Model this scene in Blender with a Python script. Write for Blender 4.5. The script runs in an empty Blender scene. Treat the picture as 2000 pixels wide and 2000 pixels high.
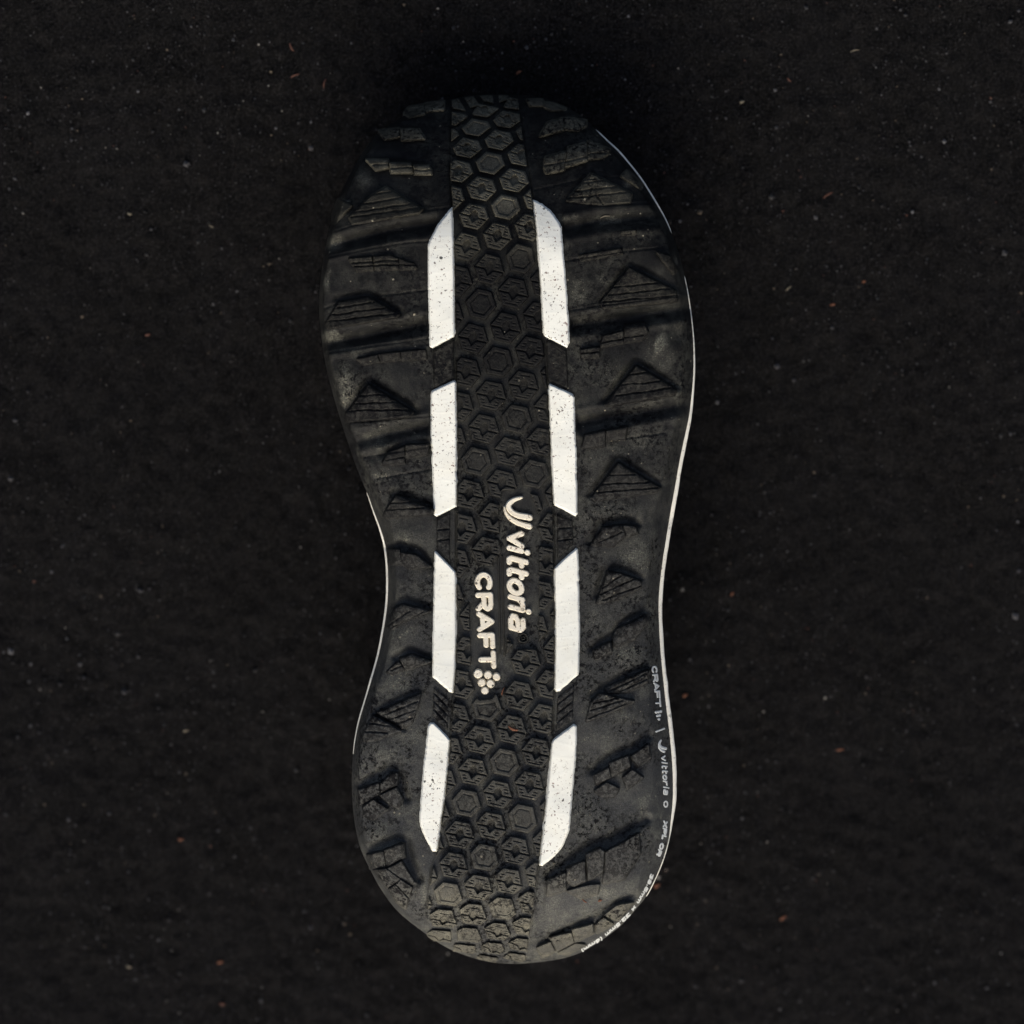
import bpy, math, random
import numpy as np
from mathutils import Matrix, Vector

random.seed(7)
rng = np.random.default_rng(11)
sc = bpy.context.scene
COL = sc.collection

# ---------------------------------------------------------------- frame of the sole
S = 0.00017                     # metres per unit of the drawing grid (sole about 1690 units long)
DCAM = 1.0                      # camera distance from the plane of the sole
DPX = DCAM / S
TILT = math.radians(-13.0)      # the upturned shoe lies toe low, heel high
Z0 = -560 * S                   # ground below the middle of the sole
M_SHOE = Matrix.Translation((0, 0, -Z0 * math.cos(TILT))) @ Matrix.Rotation(TILT, 4, 'X')

# ---------------------------------------------------------------- camera, sky, sun, exposure
cam_d = bpy.data.cameras.new('camera')
cam = bpy.data.objects.new('camera', cam_d)
COL.objects.link(cam)
cam.matrix_world = M_SHOE @ Matrix.Translation((0, 0, DCAM))
cam_d.sensor_width = 36.0
cam_d.lens = 36.0 * DPX / 2000.0
cam_d.clip_start = 0.05
cam_d.clip_end = 50
cam_d.dof.use_dof = True
cam_d.dof.focus_distance = DCAM + 0.004
cam_d.dof.aperture_fstop = 7.5
sc.camera = cam

SUN_EL, SUN_AZ = math.radians(47), math.radians(188)     # azimuth measured from +Y, clockwise
to_sun = Vector((math.sin(SUN_AZ) * math.cos(SUN_EL), math.cos(SUN_AZ) * math.cos(SUN_EL), math.sin(SUN_EL)))
world = bpy.data.worlds.new('World')
sc.world = world
world.use_nodes = True
nt = world.node_tree
nt.nodes.clear()
sky = nt.nodes.new('ShaderNodeTexSky')
sky.sky_type = 'NISHITA'
sky.sun_disc = False
sky.sun_elevation = SUN_EL
sky.sun_rotation = SUN_AZ
sky.air_density = 0.8
sky.dust_density = 7.0
sky.ozone_density = 0.4
bg = nt.nodes.new('ShaderNodeBackground')
bg.inputs['Strength'].default_value = 0.15
out = nt.nodes.new('ShaderNodeOutputWorld')
nt.links.new(sky.outputs[0], bg.inputs[0])
nt.links.new(bg.outputs[0], out.inputs[0])

sun_d = bpy.data.lights.new('sun', 'SUN')
sun_d.energy = 1.0
sun_d.angle = math.radians(32)
sun_d.color = (0.97, 1.0, 0.88)
sun = bpy.data.objects.new('sun', sun_d)
COL.objects.link(sun)
sun.rotation_euler = to_sun.to_track_quat('Z', 'Y').to_euler()
sun.location = to_sun * 3

vs = sc.view_settings
vs.view_transform = 'Standard'
vs.look = 'None'
vs.gamma = 1.0
vs.use_curve_mapping = False
vs.exposure = 0.28


# ---------------------------------------------------------------- numeric helpers
def smooth(a, b, x):
    t = np.clip((x - a) / (b - a), 0, 1)
    return t * t * (3 - 2 * t)


_tab = rng.random((256, 256))


def vnoise(x, y, scale, seed=0):
    x = np.asarray(x, float) / scale + seed * 17.31
    y = np.asarray(y, float) / scale + seed * 9.77
    xi = np.floor(x).astype(int); yi = np.floor(y).astype(int)
    fx = x - xi; fy = y - yi
    fx = fx * fx * (3 - 2 * fx); fy = fy * fy * (3 - 2 * fy)
    g = lambda i, j: _tab[(xi + i) & 255, (yi + j) & 255]
    return (g(0, 0) * (1 - fx) + g(1, 0) * fx) * (1 - fy) + (g(0, 1) * (1 - fx) + g(1, 1) * fx) * fy


def fbm(x, y, scale, octs=3, seed=0):
    r = 0; a = 1; t = 0
    for k in range(octs):
        r = r + a * vnoise(x, y, scale / 2 ** k, seed + k); t += a; a *= 0.5
    return r / t - 0.5


def d_seg(X, Y, a, b):
    ax, ay = a; bx, by = b
    dx, dy = bx - ax, by - ay
    L = dx * dx + dy * dy + 1e-12
    t = np.clip(((X - ax) * dx + (Y - ay) * dy) / L, 0, 1)
    return np.hypot(X - ax - t * dx, Y - ay - t * dy)


def d_line(X, Y, pts):
    r = np.full(np.shape(X), 1e9)
    for a, b in zip(pts[:-1], pts[1:]):
        r = np.minimum(r, d_seg(X, Y, a, b))
    return r


def sd_poly(P, X, Y):
    d = np.full(np.shape(X), 1e9)
    ins = np.zeros(np.shape(X), bool)
    n = len(P)
    for i in range(n):
        a = P[i]; b = P[(i + 1) % n]
        d = np.minimum(d, d_seg(X, Y, a, b))
        if a[1] != b[1]:
            c = ((a[1] > Y) != (b[1] > Y)) & (X < (b[0] - a[0]) * (Y - a[1]) / (b[1] - a[1]) + a[0])
            ins ^= c
    return np.where(ins, -d, d)


def catmull(P, step, closed=True):
    P = [np.array(p, float) for p in P]
    n = len(P); outp = []
    for i in range(n if closed else n - 1):
        if closed:
            p0, p1, p2, p3 = P[i - 1], P[i], P[(i + 1) % n], P[(i + 2) % n]
        else:
            p0, p1, p2, p3 = P[max(i - 1, 0)], P[i], P[i + 1], P[min(i + 2, n - 1)]
        m = max(1, int(np.hypot(*(p2 - p1)) / step))
        for k in range(m):
            t = k / m
            outp.append(0.5 * (2 * p1 + (p2 - p0) * t + (2 * p0 - 5 * p1 + 4 * p2 - p3) * t * t + (3 * p1 - p0 - 3 * p2 + p3) * t ** 3))
    if not closed:
        outp.append(P[-1])
    return np.array(outp)


def world_pts(px, py, pz):
    """drawing units (x right, y down, z up out of the sole) to metres in the shoe's own frame"""
    k = (DPX - pz) / DPX
    return np.stack([(px - 1000) * S * k, (1000 - py) * S * k, pz * S], -1)


def mesh_np(name, V, F, mat, parent=None, smooth_shade=True):
    me = bpy.data.meshes.new(name)
    V = np.asarray(V, np.float32); F = np.asarray(F, np.int32)
    n = F.shape[1]
    me.vertices.add(len(V)); me.vertices.foreach_set('co', V.ravel())
    me.loops.add(F.size); me.loops.foreach_set('vertex_index', F.ravel())
    me.polygons.add(len(F))
    me.polygons.foreach_set('loop_start', np.arange(0, F.size, n, dtype=np.int32))
    me.polygons.foreach_set('loop_total', np.full(len(F), n, np.int32))
    me.polygons.foreach_set('use_smooth', np.full(len(F), smooth_shade, bool))
    me.update(calc_edges=True)
    me.materials.append(mat)
    o = bpy.data.objects.new(name, me)
    COL.objects.link(o)
    if parent:
        o.parent = parent
    return o


# ---------------------------------------------------------------- materials
def nodes_of(name):
    m = bpy.data.materials.new(name); m.use_nodes = True
    t = m.node_tree; t.nodes.clear()
    o = t.nodes.new('ShaderNodeOutputMaterial')
    b = t.nodes.new('ShaderNodeBsdfPrincipled')
    t.links.new(b.outputs[0], o.inputs[0])
    return m, t, b


class NT:
    def __init__(self, t):
        self.t = t

    def n(self, typ, **kw):
        x = self.t.nodes.new(typ)
        for k, v in kw.items():
            setattr(x, k, v)
        return x

    def l(self, a, b):
        self.t.links.new(a, b)

    def val(self, sock, v):
        if hasattr(v, 'is_linked') or hasattr(v, 'links'):
            self.l(v, sock)
        else:
            sock.default_value = v

    def math(self, op, a, b=0.0, clamp=False):
        x = self.n('ShaderNodeMath', operation=op, use_clamp=clamp)
        self.val(x.inputs[0], a); self.val(x.inputs[1], b)
        return x.outputs[0]

    def mix(self, f, a, b):
        x = self.n('ShaderNodeMix', data_type='RGBA')
        self.val(x.inputs[0], f); self.val(x.inputs[6], a); self.val(x.inputs[7], b)
        return x.outputs[2]

    def noise(self, vec, scale, detail=3.0, rough=0.55):
        x = self.n('ShaderNodeTexNoise')
        self.l(vec, x.inputs['Vector'])
        x.inputs['Scale'].default_value = scale; x.inputs['Detail'].default_value = detail
        x.inputs['Roughness'].default_value = rough
        return x.outputs[0]

    def ramp(self, f, stops):
        x = self.n('ShaderNodeValToRGB')
        self.l(f, x.inputs[0])
        e = x.color_ramp.elements
        while len(e) < len(stops):
            e.new(0.5)
        for q, (p, v) in zip(e, stops):
            q.position = p
            q.color = v if isinstance(v, tuple) else (v, v, v, 1)
        return x.outputs[0]

    def coords(self, scale=1 / S):
        tc = self.n('ShaderNodeTexCoord')
        mp = self.n('ShaderNodeMapping')
        mp.inputs['Scale'].default_value = (scale, scale, scale)
        self.l(tc.outputs['Object'], mp.inputs[0])
        return mp.outputs[0]

    def specks(self, vec, scale, r, keep, stretch=None):
        """round spots: one per cell of a random lattice, only a share of the cells"""
        x = self.n('ShaderNodeTexVoronoi')
        self.l(vec, x.inputs['Vector']); x.inputs['Scale'].default_value = scale
        sep = self.n('ShaderNodeSeparateColor'); self.l(x.outputs['Color'], sep.inputs[0])
        rad = self.math('MULTIPLY', sep.outputs[1], r)
        a = self.math('LESS_THAN', x.outputs['Distance'], rad)
        b = self.math('GREATER_THAN', sep.outputs[0], keep)
        return self.math('MULTIPLY', a, b)

    def bump(self, h, strength, dist):
        x = self.n('ShaderNodeBump')
        x.inputs['Strength'].default_value = strength; x.inputs['Distance'].default_value = dist
        self.l(h, x.inputs['Height'])
        return x.outputs[0]


def along(k, vec):
    """position along the shoe, 0 at the toe end of the drawing grid and 1 at the heel end"""
    sep = k.n('ShaderNodeSeparateXYZ'); k.l(vec, sep.inputs[0])
    return k.math('DIVIDE', k.math('SUBTRACT', 1000.0, sep.outputs[1]), 2000.0)


SMEARS_AND_GLINTS = [  # dust smears, and highlights painted onto the bulges: x, y, radius along x, radius along y, amount
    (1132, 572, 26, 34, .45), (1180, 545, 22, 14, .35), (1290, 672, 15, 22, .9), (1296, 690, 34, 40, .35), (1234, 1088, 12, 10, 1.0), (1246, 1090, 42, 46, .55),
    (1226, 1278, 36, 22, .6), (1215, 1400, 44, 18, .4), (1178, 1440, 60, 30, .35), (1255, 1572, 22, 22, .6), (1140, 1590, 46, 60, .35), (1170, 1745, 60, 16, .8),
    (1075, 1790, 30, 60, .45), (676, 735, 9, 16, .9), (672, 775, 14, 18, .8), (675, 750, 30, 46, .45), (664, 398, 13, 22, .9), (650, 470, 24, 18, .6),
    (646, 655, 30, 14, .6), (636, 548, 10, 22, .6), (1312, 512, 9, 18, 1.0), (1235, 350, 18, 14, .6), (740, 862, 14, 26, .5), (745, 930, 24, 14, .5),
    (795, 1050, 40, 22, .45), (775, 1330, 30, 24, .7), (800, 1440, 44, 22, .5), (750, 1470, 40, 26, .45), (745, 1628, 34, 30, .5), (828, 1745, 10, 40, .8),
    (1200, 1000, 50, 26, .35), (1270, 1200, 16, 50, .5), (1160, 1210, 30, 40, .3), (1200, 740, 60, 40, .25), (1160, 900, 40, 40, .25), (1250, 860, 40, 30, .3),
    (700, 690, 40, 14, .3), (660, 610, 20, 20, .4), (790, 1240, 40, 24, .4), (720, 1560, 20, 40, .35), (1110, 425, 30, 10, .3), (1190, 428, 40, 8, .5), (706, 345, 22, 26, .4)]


def rubber(name, base, dust, dust_along, dust_amt, speck_amt, rough=0.6, tone=None, floor=0.25, smears_and_glints=False, spec=0.12, bumps=0.6, packed=None):
    m, t, b = nodes_of(name); k = NT(t)
    c = k.coords()
    big = k.noise(c, 0.011, 4)
    mid = k.noise(c, 0.045, 6, 0.68)
    fine = k.noise(c, 0.32, 4, 0.7)
    pos = k.ramp(along(k, c), dust_along)
    dm = k.math('MULTIPLY', k.ramp(mid, [(0.36, 0.0), (0.68, 1.0)]), k.ramp(big, [(0.36, 0.1), (0.62, 1.0)]))
    dm = k.math('MULTIPLY', dm, k.ramp(fine, [(0.3, 0.45), (0.6, 1.0)]))
    dm = k.math('ADD', k.math('MULTIPLY', dm, 1 - floor), floor)
    dm = k.math('MULTIPLY', k.math('MULTIPLY', dm, pos), dust_amt, True)
    if smears_and_glints:
        # flatten to the sole plane and roughen the edges of the smears and painted highlights
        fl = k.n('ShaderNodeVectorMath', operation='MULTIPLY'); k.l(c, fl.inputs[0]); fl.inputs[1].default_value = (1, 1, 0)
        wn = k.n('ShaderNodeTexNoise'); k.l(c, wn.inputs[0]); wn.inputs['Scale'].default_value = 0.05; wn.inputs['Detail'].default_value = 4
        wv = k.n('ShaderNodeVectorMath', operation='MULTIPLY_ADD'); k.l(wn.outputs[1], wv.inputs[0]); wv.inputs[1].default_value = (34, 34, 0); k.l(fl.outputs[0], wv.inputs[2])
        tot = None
        for (x, y, rx, ry, a) in SMEARS_AND_GLINTS:
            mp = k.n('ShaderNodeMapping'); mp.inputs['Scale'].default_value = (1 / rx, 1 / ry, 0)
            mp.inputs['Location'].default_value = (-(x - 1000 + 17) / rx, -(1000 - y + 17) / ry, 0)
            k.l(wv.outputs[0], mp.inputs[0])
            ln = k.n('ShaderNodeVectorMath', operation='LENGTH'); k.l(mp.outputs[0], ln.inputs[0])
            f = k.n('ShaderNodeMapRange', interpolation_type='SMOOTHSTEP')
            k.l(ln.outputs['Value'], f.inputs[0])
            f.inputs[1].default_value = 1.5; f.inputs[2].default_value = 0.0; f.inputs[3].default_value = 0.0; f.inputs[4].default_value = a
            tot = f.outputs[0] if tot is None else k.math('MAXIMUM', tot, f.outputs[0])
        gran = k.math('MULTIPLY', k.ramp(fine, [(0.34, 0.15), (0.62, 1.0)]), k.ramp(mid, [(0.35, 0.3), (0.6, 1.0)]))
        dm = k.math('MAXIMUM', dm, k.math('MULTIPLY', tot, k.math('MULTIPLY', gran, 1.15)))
    if tone:
        base = k.ramp(along(k, c), [(p, (0.96 * v, 1.0 * v, 1.02 * v, 1)) for p, v in tone])
    col = k.mix(dm, base, dust)
    # damp black crumbs of soil, in drifts
    crumb = k.noise(c, 0.115, 5, 0.80)
    drift = k.ramp(k.noise(c, 0.0085, 3), [(0.42, 0.0), (0.55, 1.0)])
    thr = crumb
    if packed:
        pk = k.ramp(along(k, c), packed)
        drift = k.math('MAXIMUM', drift, pk)
        thr = k.math('ADD', crumb, k.math('MULTIPLY', pk, 0.05))
    cm = k.math('MULTIPLY', k.ramp(thr, [(0.525, 0.0), (0.545, 1.0)]), drift)
    cm = k.math('MULTIPLY', cm, speck_amt)
    col = k.mix(cm, col, (0.0025, 0.0025, 0.003, 1))
    # pale mineral grit
    g = k.specks(c, 0.07, 0.17, 0.6)
    g = k.math('MULTIPLY', g, k.ramp(mid, [(0.42, 0.0), (0.6, 0.9)]))
    if smears_and_glints:
        g2 = k.math('MULTIPLY', k.specks(c, 0.20, 0.30, 0.45), k.math('MULTIPLY', tot, 0.9))
        g = k.math('MAXIMUM', g, g2)
    col = k.mix(g, col, (0.22, 0.20, 0.15, 1))
    # fine grain of the rubber and its film of dust
    grain = k.ramp(k.noise(c, 0.55, 3, 0.8), [(0.30, 0.35), (0.5, 0.95), (0.70, 2.0)])
    gm = k.n('ShaderNodeMix', data_type='RGBA', blend_type='MULTIPLY'); gm.inputs[0].default_value = 1.0
    gm.clamp_result = False
    k.l(col, gm.inputs[6]); k.l(grain, gm.inputs[7])
    col = gm.outputs[2]
    k.l(col, b.inputs['Base Color'])
    r = k.math('ADD', k.math('MULTIPLY', dm, 0.3), rough)
    k.l(k.math('ADD', r, k.math('MULTIPLY', fine, 0.1)), b.inputs['Roughness'])
    b.inputs['Specular IOR Level'].default_value = spec
    h = k.math('ADD', k.math('MULTIPLY', fine, 0.7), k.math('ADD', mid, k.math('MULTIPLY', cm, 0.5)))
    k.l(k.bump(h, bumps, 2.0 * S), b.inputs['Normal'])
    return m


TAN = (0.185, 0.175, 0.130, 1)
TONE = [(0.09, 0.005), (0.22, 0.005), (0.32, 0.0075), (0.45, 0.013), (0.6, 0.024), (0.75, 0.034), (0.95, 0.038)]   # darker at the toe, greyer towards the heel
TONE_P = [(0.09, 0.007), (0.22, 0.008), (0.26, 0.005), (0.36, 0.006), (0.45, 0.013), (0.6, 0.017), (0.72, 0.024), (0.95, 0.032)]
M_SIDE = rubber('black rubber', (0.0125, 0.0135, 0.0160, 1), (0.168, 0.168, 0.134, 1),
                [(0.10, 0.2), (0.18, 0.25), (0.28, 0.35), (0.45, 0.4), (0.62, 0.5), (0.8, 0.6), (0.89, 0.75), (0.94, 0.9)], 0.72, 1.0, rough=0.55, tone=TONE, floor=0.0, smears_and_glints=True, spec=0.12)
M_PAD = rubber('dusty tread rubber', (0.0135, 0.0142, 0.0160, 1), TAN,
               [(0.10, 0.9), (0.19, 1.0), (0.235, 0.45), (0.26, 0.05), (0.34, 0.03), (0.42, 0.14), (0.55, 0.18), (0.70, 0.32), (0.84, 0.42), (0.885, 1.0), (0.94, 1.0)],
               0.75, 0.8, tone=TONE_P, floor=0.35, bumps=0.45, packed=[(0.24, 0.0), (0.275, 1.0), (0.345, 1.0), (0.40, 0.0)])
M_LUG = rubber('scuffed lug rubber', (0.0125, 0.0133, 0.0155, 1), TAN,
               [(0.10, 1.0), (0.17, 0.9), (0.20, 0.3), (0.42, 0.12), (0.6, 0.15), (0.8, 0.2), (0.86, 0.4), (0.89, 1.0)], 0.75, 1.0, tone=TONE, bumps=0.7,
               packed=[(0.20, 0.0), (0.26, 0.7), (0.85, 0.7), (0.88, 0.1)])
M_DARK = rubber('dark sidewall rubber', (0.008, 0.0085, 0.010, 1), (0.03, 0.03, 0.026, 1), [(0.1, 0.3), (0.9, 0.4)], 0.4, 0.4)


def white_rubber(name, base, tint, speck_along):
    m, t, b = nodes_of(name); k = NT(t)
    c = k.coords()
    n1 = k.noise(c, 0.02, 4, 0.6)
    col = k.mix(k.ramp(n1, [(0.42, 0.0), (0.72, 0.45)]), base, tint)
    pos = k.ramp(along(k, c), speck_along)
    gate = k.ramp(k.noise(c, 0.013, 3), [(0.36, 0.0), (0.46, 1.0)])
    wob = k.n('ShaderNodeTexNoise'); k.l(c, wob.inputs[0]); wob.inputs['Scale'].default_value = 0.3
    w2 = k.n('ShaderNodeVectorMath', operation='MULTIPLY_ADD')
    k.l(wob.outputs[1], w2.inputs[0]); w2.inputs[1].default_value = (5, 5, 5); k.l(c, w2.inputs[2])
    cc = w2.outputs[0]
    s1 = k.math('MULTIPLY', k.math('MULTIPLY', k.ramp(k.noise(c, 0.17, 5, 0.62), [(0.615, 0.0), (0.632, 1.0)]), gate), pos)
    s1 = k.math('MAXIMUM', s1, k.math('MULTIPLY', k.math('MULTIPLY', k.specks(cc, 0.16, 0.27, 0.55), gate), pos))
    s2 = k.math('MULTIPLY', k.specks(cc, 0.24, 0.30, 0.62), pos)
    s3 = k.math('MULTIPLY', k.math('MULTIPLY', k.specks(cc, 0.06, 0.22, 0.72), pos), gate)
    hue = k.noise(c, 0.05, 2)
    pit = k.mix(k.ramp(hue, [(0.4, 0.0), (0.6, 1.0)]), (0.020, 0.012, 0.010, 1), (0.11, 0.030, 0.020, 1))
    col = k.mix(k.math('MULTIPLY', s2, 0.55), col, (0.28, 0.20, 0.14, 1))
    col = k.mix(k.math('MULTIPLY', s1, 0.93), col, pit)
    col = k.mix(s3, col, (0.010, 0.009, 0.008, 1))
    k.l(col, b.inputs['Base Color'])
    b.inputs['Roughness'].default_value = 0.6
    b.inputs['Specular IOR Level'].default_value = 0.3
    # faint moulded contour lines
    wv = k.n('ShaderNodeTexWave', wave_type='RINGS')
    k.l(c, wv.inputs[0]); wv.inputs['Scale'].default_value = 0.012; wv.inputs['Distortion'].default_value = 9
    wv.inputs['Detail'].default_value = 1.5; wv.inputs['Detail Scale'].default_value = 0.8
    lines = k.ramp(wv.outputs[1], [(0.86, 0.0), (0.97, 1.0)])
    h = k.math('ADD', k.math('MULTIPLY', k.noise(c, 0.25, 3), 0.35), k.math('MULTIPLY', lines, 0.16))
    h = k.math('SUBTRACT', h, s1)
    k.l(k.bump(h, 0.4, 1.6 * S), b.inputs['Normal'])
    return m


M_WHITE = white_rubber('white rubber', (0.765, 0.775, 0.70, 1), (0.73, 0.715, 0.60, 1),
                       [(0.19, 0.8), (0.33, 1.0), (0.46, 1.0), (0.48, 0.25), (0.72, 0.25), (0.77, 1.0), (0.84, 1.0)])
M_CREAM = white_rubber('cream rubber', (0.70, 0.66, 0.54, 1), (0.58, 0.48, 0.33, 1), [(0.4, 1.0), (0.7, 1.0)])
M_RIM = white_rubber('off white foam', (0.71, 0.70, 0.62, 1), (0.57, 0.55, 0.47, 1), [(0.1, 0.5), (0.9, 0.5)])
m, t, b = nodes_of('white print'); k = NT(t); c = k.coords()
k.l(k.mix(k.ramp(k.noise(c, 0.3, 3), [(0.45, 0.0), (0.75, 0.5)]), (0.54, 0.56, 0.54, 1), (0.28, 0.29, 0.27, 1)), b.inputs['Base Color'])
b.inputs['Roughness'].default_value = 0.6
M_PRINT = m
m, t, b = nodes_of('black knit'); k = NT(t); c = k.coords()
k.l(k.mix(k.noise(c, 0.2, 3), (0.006, 0.006, 0.007, 1), (0.014, 0.014, 0.015, 1)), b.inputs['Base Color'])
b.inputs['Roughness'].default_value = 0.9
b.inputs['Specular IOR Level'].default_value = 0.08
k.l(k.bump(k.noise(c, 0.25, 2), 0.6, 3 * S), b.inputs['Normal'])
M_KNIT = m


def plain(name, ca, cb, rough=0.8):
    m, t, b = nodes_of(name); k = NT(t); c = k.coords()
    k.l(k.mix(k.noise(c, 0.15, 4), ca, cb), b.inputs['Base Color'])
    b.inputs['Roughness'].default_value = rough
    k.l(k.bump(k.noise(c, 0.3, 3), 0.5, 1.5 * S), b.inputs['Normal'])
    return m


M_ORANGE = plain('dry orange leaf', (0.085, 0.027, 0.011, 1), (0.13, 0.05, 0.022, 1))
M_RUST = plain('rust brown needle', (0.055, 0.020, 0.012, 1), (0.09, 0.034, 0.02, 1))
M_STRAW = plain('pale straw', (0.085, 0.074, 0.05, 1), (0.14, 0.12, 0.085, 1))

# ground: black soil, a little brown and a little blue in patches
m, t, b = nodes_of('black soil'); k = NT(t); c = k.coords(1.0)
n1 = k.noise(c, 30, 5, 0.6); n2 = k.noise(c, 150, 6, 0.75); n3 = k.noise(c, 1100, 4, 0.75); n4 = k.noise(c, 2600, 3, 0.7)
col = k.mix(k.ramp(n1, [(0.35, 0.0), (0.65, 1.0)]), (0.0022, 0.0022, 0.0025, 1), (0.0045, 0.0045, 0.0051, 1))
col = k.mix(k.ramp(n2, [(0.46, 0.0), (0.74, 1.0)]), col, (0.0100, 0.0094, 0.0094, 1))
col = k.mix(k.ramp(n3, [(0.50, 0.0), (0.66, 1.0)]), col, (0.0170, 0.0165, 0.0170, 1))
col = k.mix(k.ramp(n3, [(0.36, 0.9), (0.48, 0.0)]), col, (0.0008, 0.0008, 0.0009, 1))
col = k.mix(k.ramp(n4, [(0.60, 0.0), (0.70, 0.7)]), col, (0.040, 0.039, 0.039, 1))
k.l(col, b.inputs['Base Color'])
b.inputs['Roughness'].default_value = 0.92
b.inputs['Specular IOR Level'].default_value = 0.05
k.l(k.bump(k.math('ADD', k.math('MULTIPLY', n2, 0.6), k.math('ADD', n3, k.math('MULTIPLY', n4, 0.5))), 0.9, 0.0012), b.inputs['Normal'])
M_SOIL = m
m, t, b = nodes_of('mixed grit'); k = NT(t)
at = k.n('ShaderNodeAttribute', attribute_name='tone')
k.l(at.outputs[0], b.inputs['Base Color']); b.inputs['Roughness'].default_value = 0.75
M_GRIT = m

# ---------------------------------------------------------------- ground
def axis(half, fine, step):
    a = list(np.arange(-fine, fine + 1e-9, step))
    g = step; x = fine
    while x < half:
        g *= 1.35; x += g
        a.append(x); a.insert(0, -x)
    return np.array(a)


gx = axis(1.6, 0.24, 0.0016); gy = axis(1.6, 0.26, 0.0016)
GX, GY = np.meshgrid(gx, gy)


def soil_h(x, y):
    return 0.0050 * fbm(x, y, 0.060, 3, 3) + 0.0016 * fbm(x, y, 0.0085, 2, 5) + 0.0026 * fbm(x, y, 0.0036, 2, 9)


GZ = soil_h(GX, GY)
nx, ny = len(gx), len(gy)
idx = np.arange(nx * ny).reshape(ny, nx)
F = np.stack([idx[:-1, :-1], idx[:-1, 1:], idx[1:, 1:], idx[1:, :-1]], -1).reshape(-1, 4)
ground = mesh_np('ground', np.stack([GX, GY, GZ], -1).reshape(-1, 3), F, M_SOIL)
ground['kind'] = 'structure'
ground['label'] = 'near black soil ground with fine grit'
ground['category'] = 'ground'

M_INV = M_SHOE.inverted()
CAMW = cam.matrix_world.translation.copy()


def on_ground(px, py):
    """point of the ground seen at a place of the drawing grid"""
    p = M_SHOE @ Vector(((px - 1000) * S, (1000 - py) * S, 0))
    d = p - CAMW
    q = CAMW + d * (-CAMW.z / d.z)
    return q.x, q.y


# grit: thousands of loose grains nobody could count
OCT_V = np.array([(1, 0, 0), (-1, 0, 0), (0, 1, 0), (0, -1, 0), (0, 0, 1), (0, 0, -1)], float)
OCT_F = np.array([(0, 2, 4), (2, 1, 4), (1, 3, 4), (3, 0, 4), (2, 0, 5), (1, 2, 5), (3, 1, 5), (0, 3, 5)])
NG = 30000
GV = []; GF = []; GC = []
tones = [((0.070, 0.070, 0.074), 2), ((0.030, 0.030, 0.033), 10), ((0.19, 0.18, 0.16), 0.6), ((0.08, 0.062, 0.042), 1.2), ((0.07, 0.026, 0.015), 0.5), ((0.012, 0.012, 0.013), 14)]
tw = np.array([w for _, w in tones], float); tw /= tw.sum()
for i in range(NG):
    x = rng.uniform(-0.26, 0.26); y = rng.uniform(-0.28, 0.28)
    if vnoise(x, y, 0.03, 4) < 0.42 and rng.random() < 0.75:
        continue
    r = 0.00019 * math.exp(rng.normal(0, 0.5))
    if rng.random() < 0.03:
        r *= 2.0
    z = float(soil_h(x, y)) + r * 0.5
    v = OCT_V * (r * rng.uniform(0.6, 1.5, (6, 1)))
    a = rng.uniform(0, 6.28)
    R = np.array([(math.cos(a), -math.sin(a), 0), (math.sin(a), math.cos(a), 0), (0, 0, 1)])
    GF.append(OCT_F + 6 * len(GV)); GV.append(v @ R.T + (x, y, z))
    cidx = rng.choice(len(tones), p=tw)
    f = rng.uniform(0.6, 1.2)
    GC.append(np.tile(np.array(tones[cidx][0] + (1 / f,)) * f, (6, 1)))
grit = mesh_np('grit', np.concatenate(GV), np.concatenate(GF), M_GRIT, None, False)
ca = grit.data.color_attributes.new('tone', 'FLOAT_COLOR', 'POINT')
ca.data.foreach_set('color', np.concatenate(GC).astype(np.float32).ravel())
grit['kind'] = 'stuff'
grit['label'] = 'pale and grey grit grains scattered over the black soil'
grit['category'] = 'grit'

# ---------------------------------------------------------------- shoe: outline and relief of the sole
shoe = bpy.data.objects.new('trail_shoe', None)
COL.objects.link(shoe)
shoe.matrix_world = M_SHOE
shoe.empty_display_size = 0.05
shoe['label'] = 'upturned black trail running shoe showing its dirty lugged sole with white panels'
shoe['category'] = 'shoe'

OUT = [(960, 184), (905, 189), (850, 203), (795, 224), (742, 258), (712, 292), (688, 332), (667, 375), (654, 412), (644, 447), (634, 492),
       (627, 540), (623, 590), (626, 640), (632, 690), (640, 730), (651, 772), (666, 822), (682, 872), (700, 922), (717, 964), (728, 996),
       (740, 1028), (749, 1058), (754, 1090), (756, 1130), (755, 1172), (750, 1214), (738, 1278), (716, 1355), (701, 1406), (694, 1440),
       (689, 1480), (687, 1530), (690, 1585), (697, 1630), (706, 1662), (724, 1700), (743, 1735), (776, 1779), (826, 1820), (875, 1852),
       (931, 1873), (985, 1882), (1034, 1881), (1090, 1874), (1135, 1860), (1183, 1831), (1218, 1803), (1245, 1772), (1263, 1750),
       (1282, 1713), (1297, 1675), (1307, 1638), (1312, 1606), (1317, 1565), (1318, 1525), (1316, 1480), (1311, 1427), (1305, 1380),
       (1299, 1325), (1294, 1275), (1291, 1225), (1290, 1170), (1296, 1108), (1307, 1038), (1321, 957), (1331, 899), (1340, 855),
       (1349, 808), (1355, 745), (1356, 690), (1353, 640), (1345, 580), (1336, 535), (1325, 493), (1313, 458), (1297, 422), (1276, 386),
       (1249, 344), (1212, 299), (1187, 275), (1164, 253), (1140, 230), (1110, 211), (1075, 195), (1025, 186)]
OUT = catmull(OUT, 8)
WL = np.array([(950, 0), (966, 1.2), (1030, 3), (1100, 4), (1200, 4), (1300, 3.4), (1400, 2.6), (1475, 1.0), (1482, 0)])
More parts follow.
